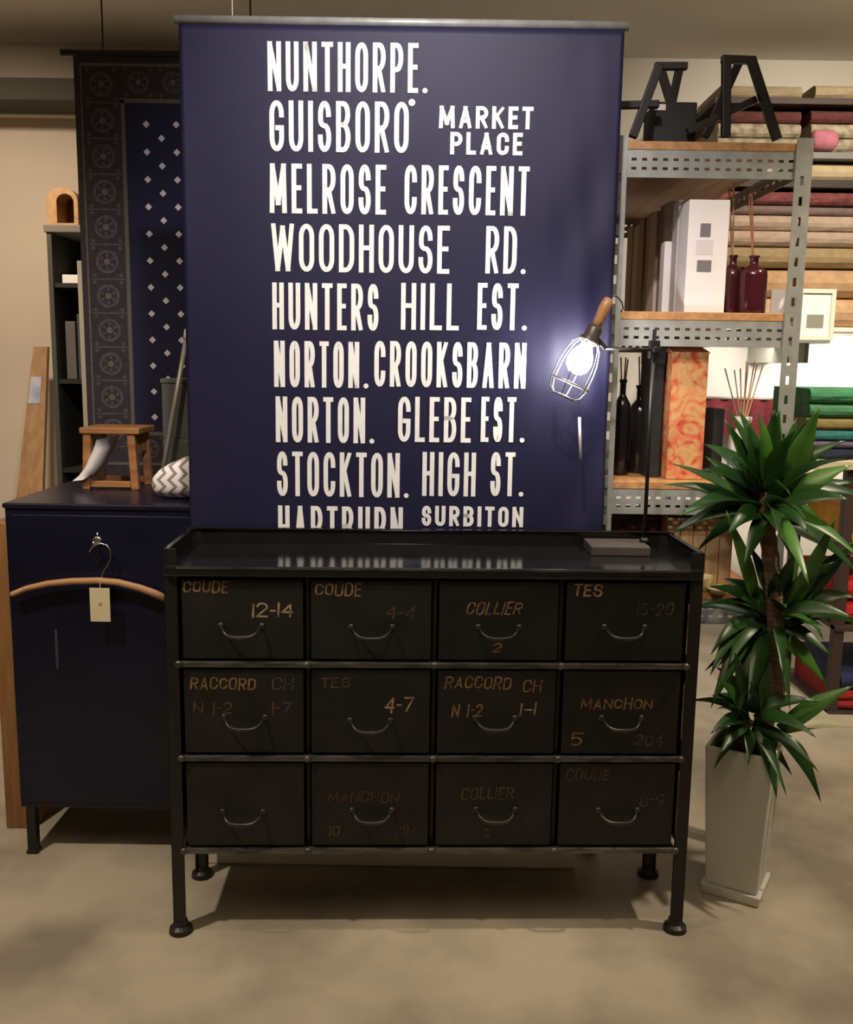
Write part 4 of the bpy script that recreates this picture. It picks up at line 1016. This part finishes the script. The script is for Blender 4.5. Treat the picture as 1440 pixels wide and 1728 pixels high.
def leaf(mb, base, tip, w, sag, mi, tw=0.0, n=9):
    base = Vector(base); tip = Vector(tip); ctl = base.lerp(tip, .5) + Vector((0, 0, sag))
    tb_ = (ctl - base).normalized()
    pts = []; vs = []
    for i in range(n + 1):
        t = i / n; p = base * (1 - t) ** 2 + ctl * (2 * t * (1 - t)) + tip * t * t
        tan = ((ctl - base) * (1 - t) + (tip - ctl) * t).normalized()
        nr = Vector((math.sin(tw) * .7, -.75, .66)); 
        sd = tan.cross(nr)
        if sd.length < .15: sd = tan.cross(Vector((.7, -.7, 0)))
        sd.normalize(); up = sd.cross(tan).normalized()
        ww = w * (.42 + .58 * math.sin(PI * min(t * 1.15 + .12, 1))) if t < .76 else w * (.42 + .58 * math.sin(PI * min(.76 * 1.15 + .12, 1))) * (1 - (t - .76) / .24) ** .8
        ww = max(ww, .0006)
        fold = .22 * ww
        vs += [p - sd * (ww / 2) + up * fold, p, p + sd * (ww / 2) + up * fold]
    fs = []
    for i in range(n):
        for k_ in range(2): fs.append((i * 3 + k_, i * 3 + k_ + 1, (i + 1) * 3 + k_ + 1, (i + 1) * 3 + k_))
    mb.add(vs, fs, mi)
def crown(label, c, heroes, count, emin, emax, lmin, lmax, seedv, wid=.030, avoid_left=None):
    rnd = random.Random(seedv); mb = MB()
    for (bx, by, tx, ty, dy, w, sag, mi) in heroes:
        leaf(mb, W(bx, by, c.y + dy * .15), W(tx, ty, c.y + dy), w * 1.35, sag, mi, rnd.uniform(-.6, .6))
    for i in range(count):
        az = i * 2.39996 + rnd.uniform(-.3, .3); f_ = i / count
        el = math.radians(emin + (emax - emin) * f_ + rnd.uniform(-10, 10)); ln = rnd.uniform(lmin, lmax)
        d = Vector((math.cos(az) * math.cos(el), math.sin(az) * math.cos(el), math.sin(el)))
        base = c + Vector((d.x * .012, d.y * .012, -.05 + .09 * f_)); tip = base + d * ln + Vector((0, 0, -.25 * ln * math.cos(el)))
        if avoid_left and tip.x < avoid_left and tip.y > 2.07: tip.x = avoid_left + rnd.uniform(0, .03)
        tip.y = min(tip.y, 2.465)
        leaf(mb, base, tip, wid * rnd.uniform(.8, 1.15), .22 * ln * math.cos(el), 0 if rnd.random() < .75 else 1, rnd.uniform(-.8, .8))
    o = build('foliage', mb, [M['leaf'], M['leafb'], M['leafdry']], PT, smooth=True, solid=.0008)
    return o
c1 = W(1292, 835, PLY + .01)
AV = .70
crown('top', c1, [
 (1295, 830, 1308, 690, -.06, .046, .01, 0), (1320, 830, 1384, 684, -.06, .044, .0, 1), (1285, 830, 1262, 712, -.04, .040, .01, 0), (1280, 840, 1222, 706, -.02, .034, .02, 0),
 (1270, 850, 1132, 782, -.06, .022, .02, 0), (1270, 860, 1122, 818, .0, .026, .035, 0), (1275, 850, 1190, 770, .05, .03, .02, 0), (1320, 850, 1438, 785, -.04, .040, .02, 1),
 (1320, 860, 1446, 815, .03, .036, .04, 0), (1310, 860, 1436, 845, -.1, .034, .04, 0), (1305, 830, 1345, 705, .04, .042, .01, 0), (1310, 830, 1360, 740, .08, .036, .0, 0),
 (1280, 870, 1228, 905, -.1, .034, .05, 0), (1300, 880, 1365, 900, -.12, .034, .05, 0), (1290, 870, 1255, 960, -.1, .03, .03, 0)], 32, -25, 80, .18, .27, 3, .042)
c2 = W(1305, 1035, PLY + .02)
crown('middle', c2, [
 (1272, 1010, 1226, 862, -.08, .036, .0, 1), (1335, 1020, 1412, 872, -.09, .034, .0, 1), (1345, 1020, 1448, 910, -.05, .034, .02, 0), (1270, 1030, 1202, 1018, -.10, .020, .02, 0),
 (1275, 1020, 1195, 990, -.08, .026, .02, 0), (1340, 1040, 1446, 1010, -.06, .034, .05, 0), (1340, 1050, 1444, 1055, .0, .036, .06, 0), (1270, 1060, 1210, 1178, -.08, .034, .03, 0),
 (1280, 1070, 1285, 1205, -.10, .036, .03, 0), (1265, 1050, 1200, 1105, -.12, .026, .05, 0), (1330, 1060, 1390, 1080, -.1, .03, .06, 0), (1280, 1050, 1228, 1130, -.12, .032, .05, 0), (1268, 1058, 1200, 1195, -.12, .032, .04, 0), (1278, 1065, 1244, 1215, -.10, .034, .03, 0), (1262, 1045, 1199, 1140, -.12, .028, .05, 0), (1290, 1070, 1262, 1190, -.14, .032, .02, 0)], 24, -30, 70, .14, .21, 5, .036, AV)
c3 = W(1268, 1205, PLY - .03)
crown('lower', c3, [
 (1318, 1232, 1440, 1158, -.03, .034, .02, 1), (1282, 1225, 1311, 1347, -.12, .030, .03, 0), (1318, 1245, 1386, 1354, -.08, .028, .06, 0), (1262, 1230, 1263, 1292, -.12, .024, .02, 0),
 (1320, 1235, 1436, 1228, .02, .022, .03, 2), (1255, 1215, 1200, 1238, -.12, .026, .03, 0), (1255, 1210, 1210, 1145, -.1, .03, .02, 0), (1265, 1200, 1240, 1100, -.07, .03, .01, 0), (1275, 1200, 1300, 1120, -.05, .03, .01, 0)], 20, -30, 70, .12, .18, 9, .034, AV)
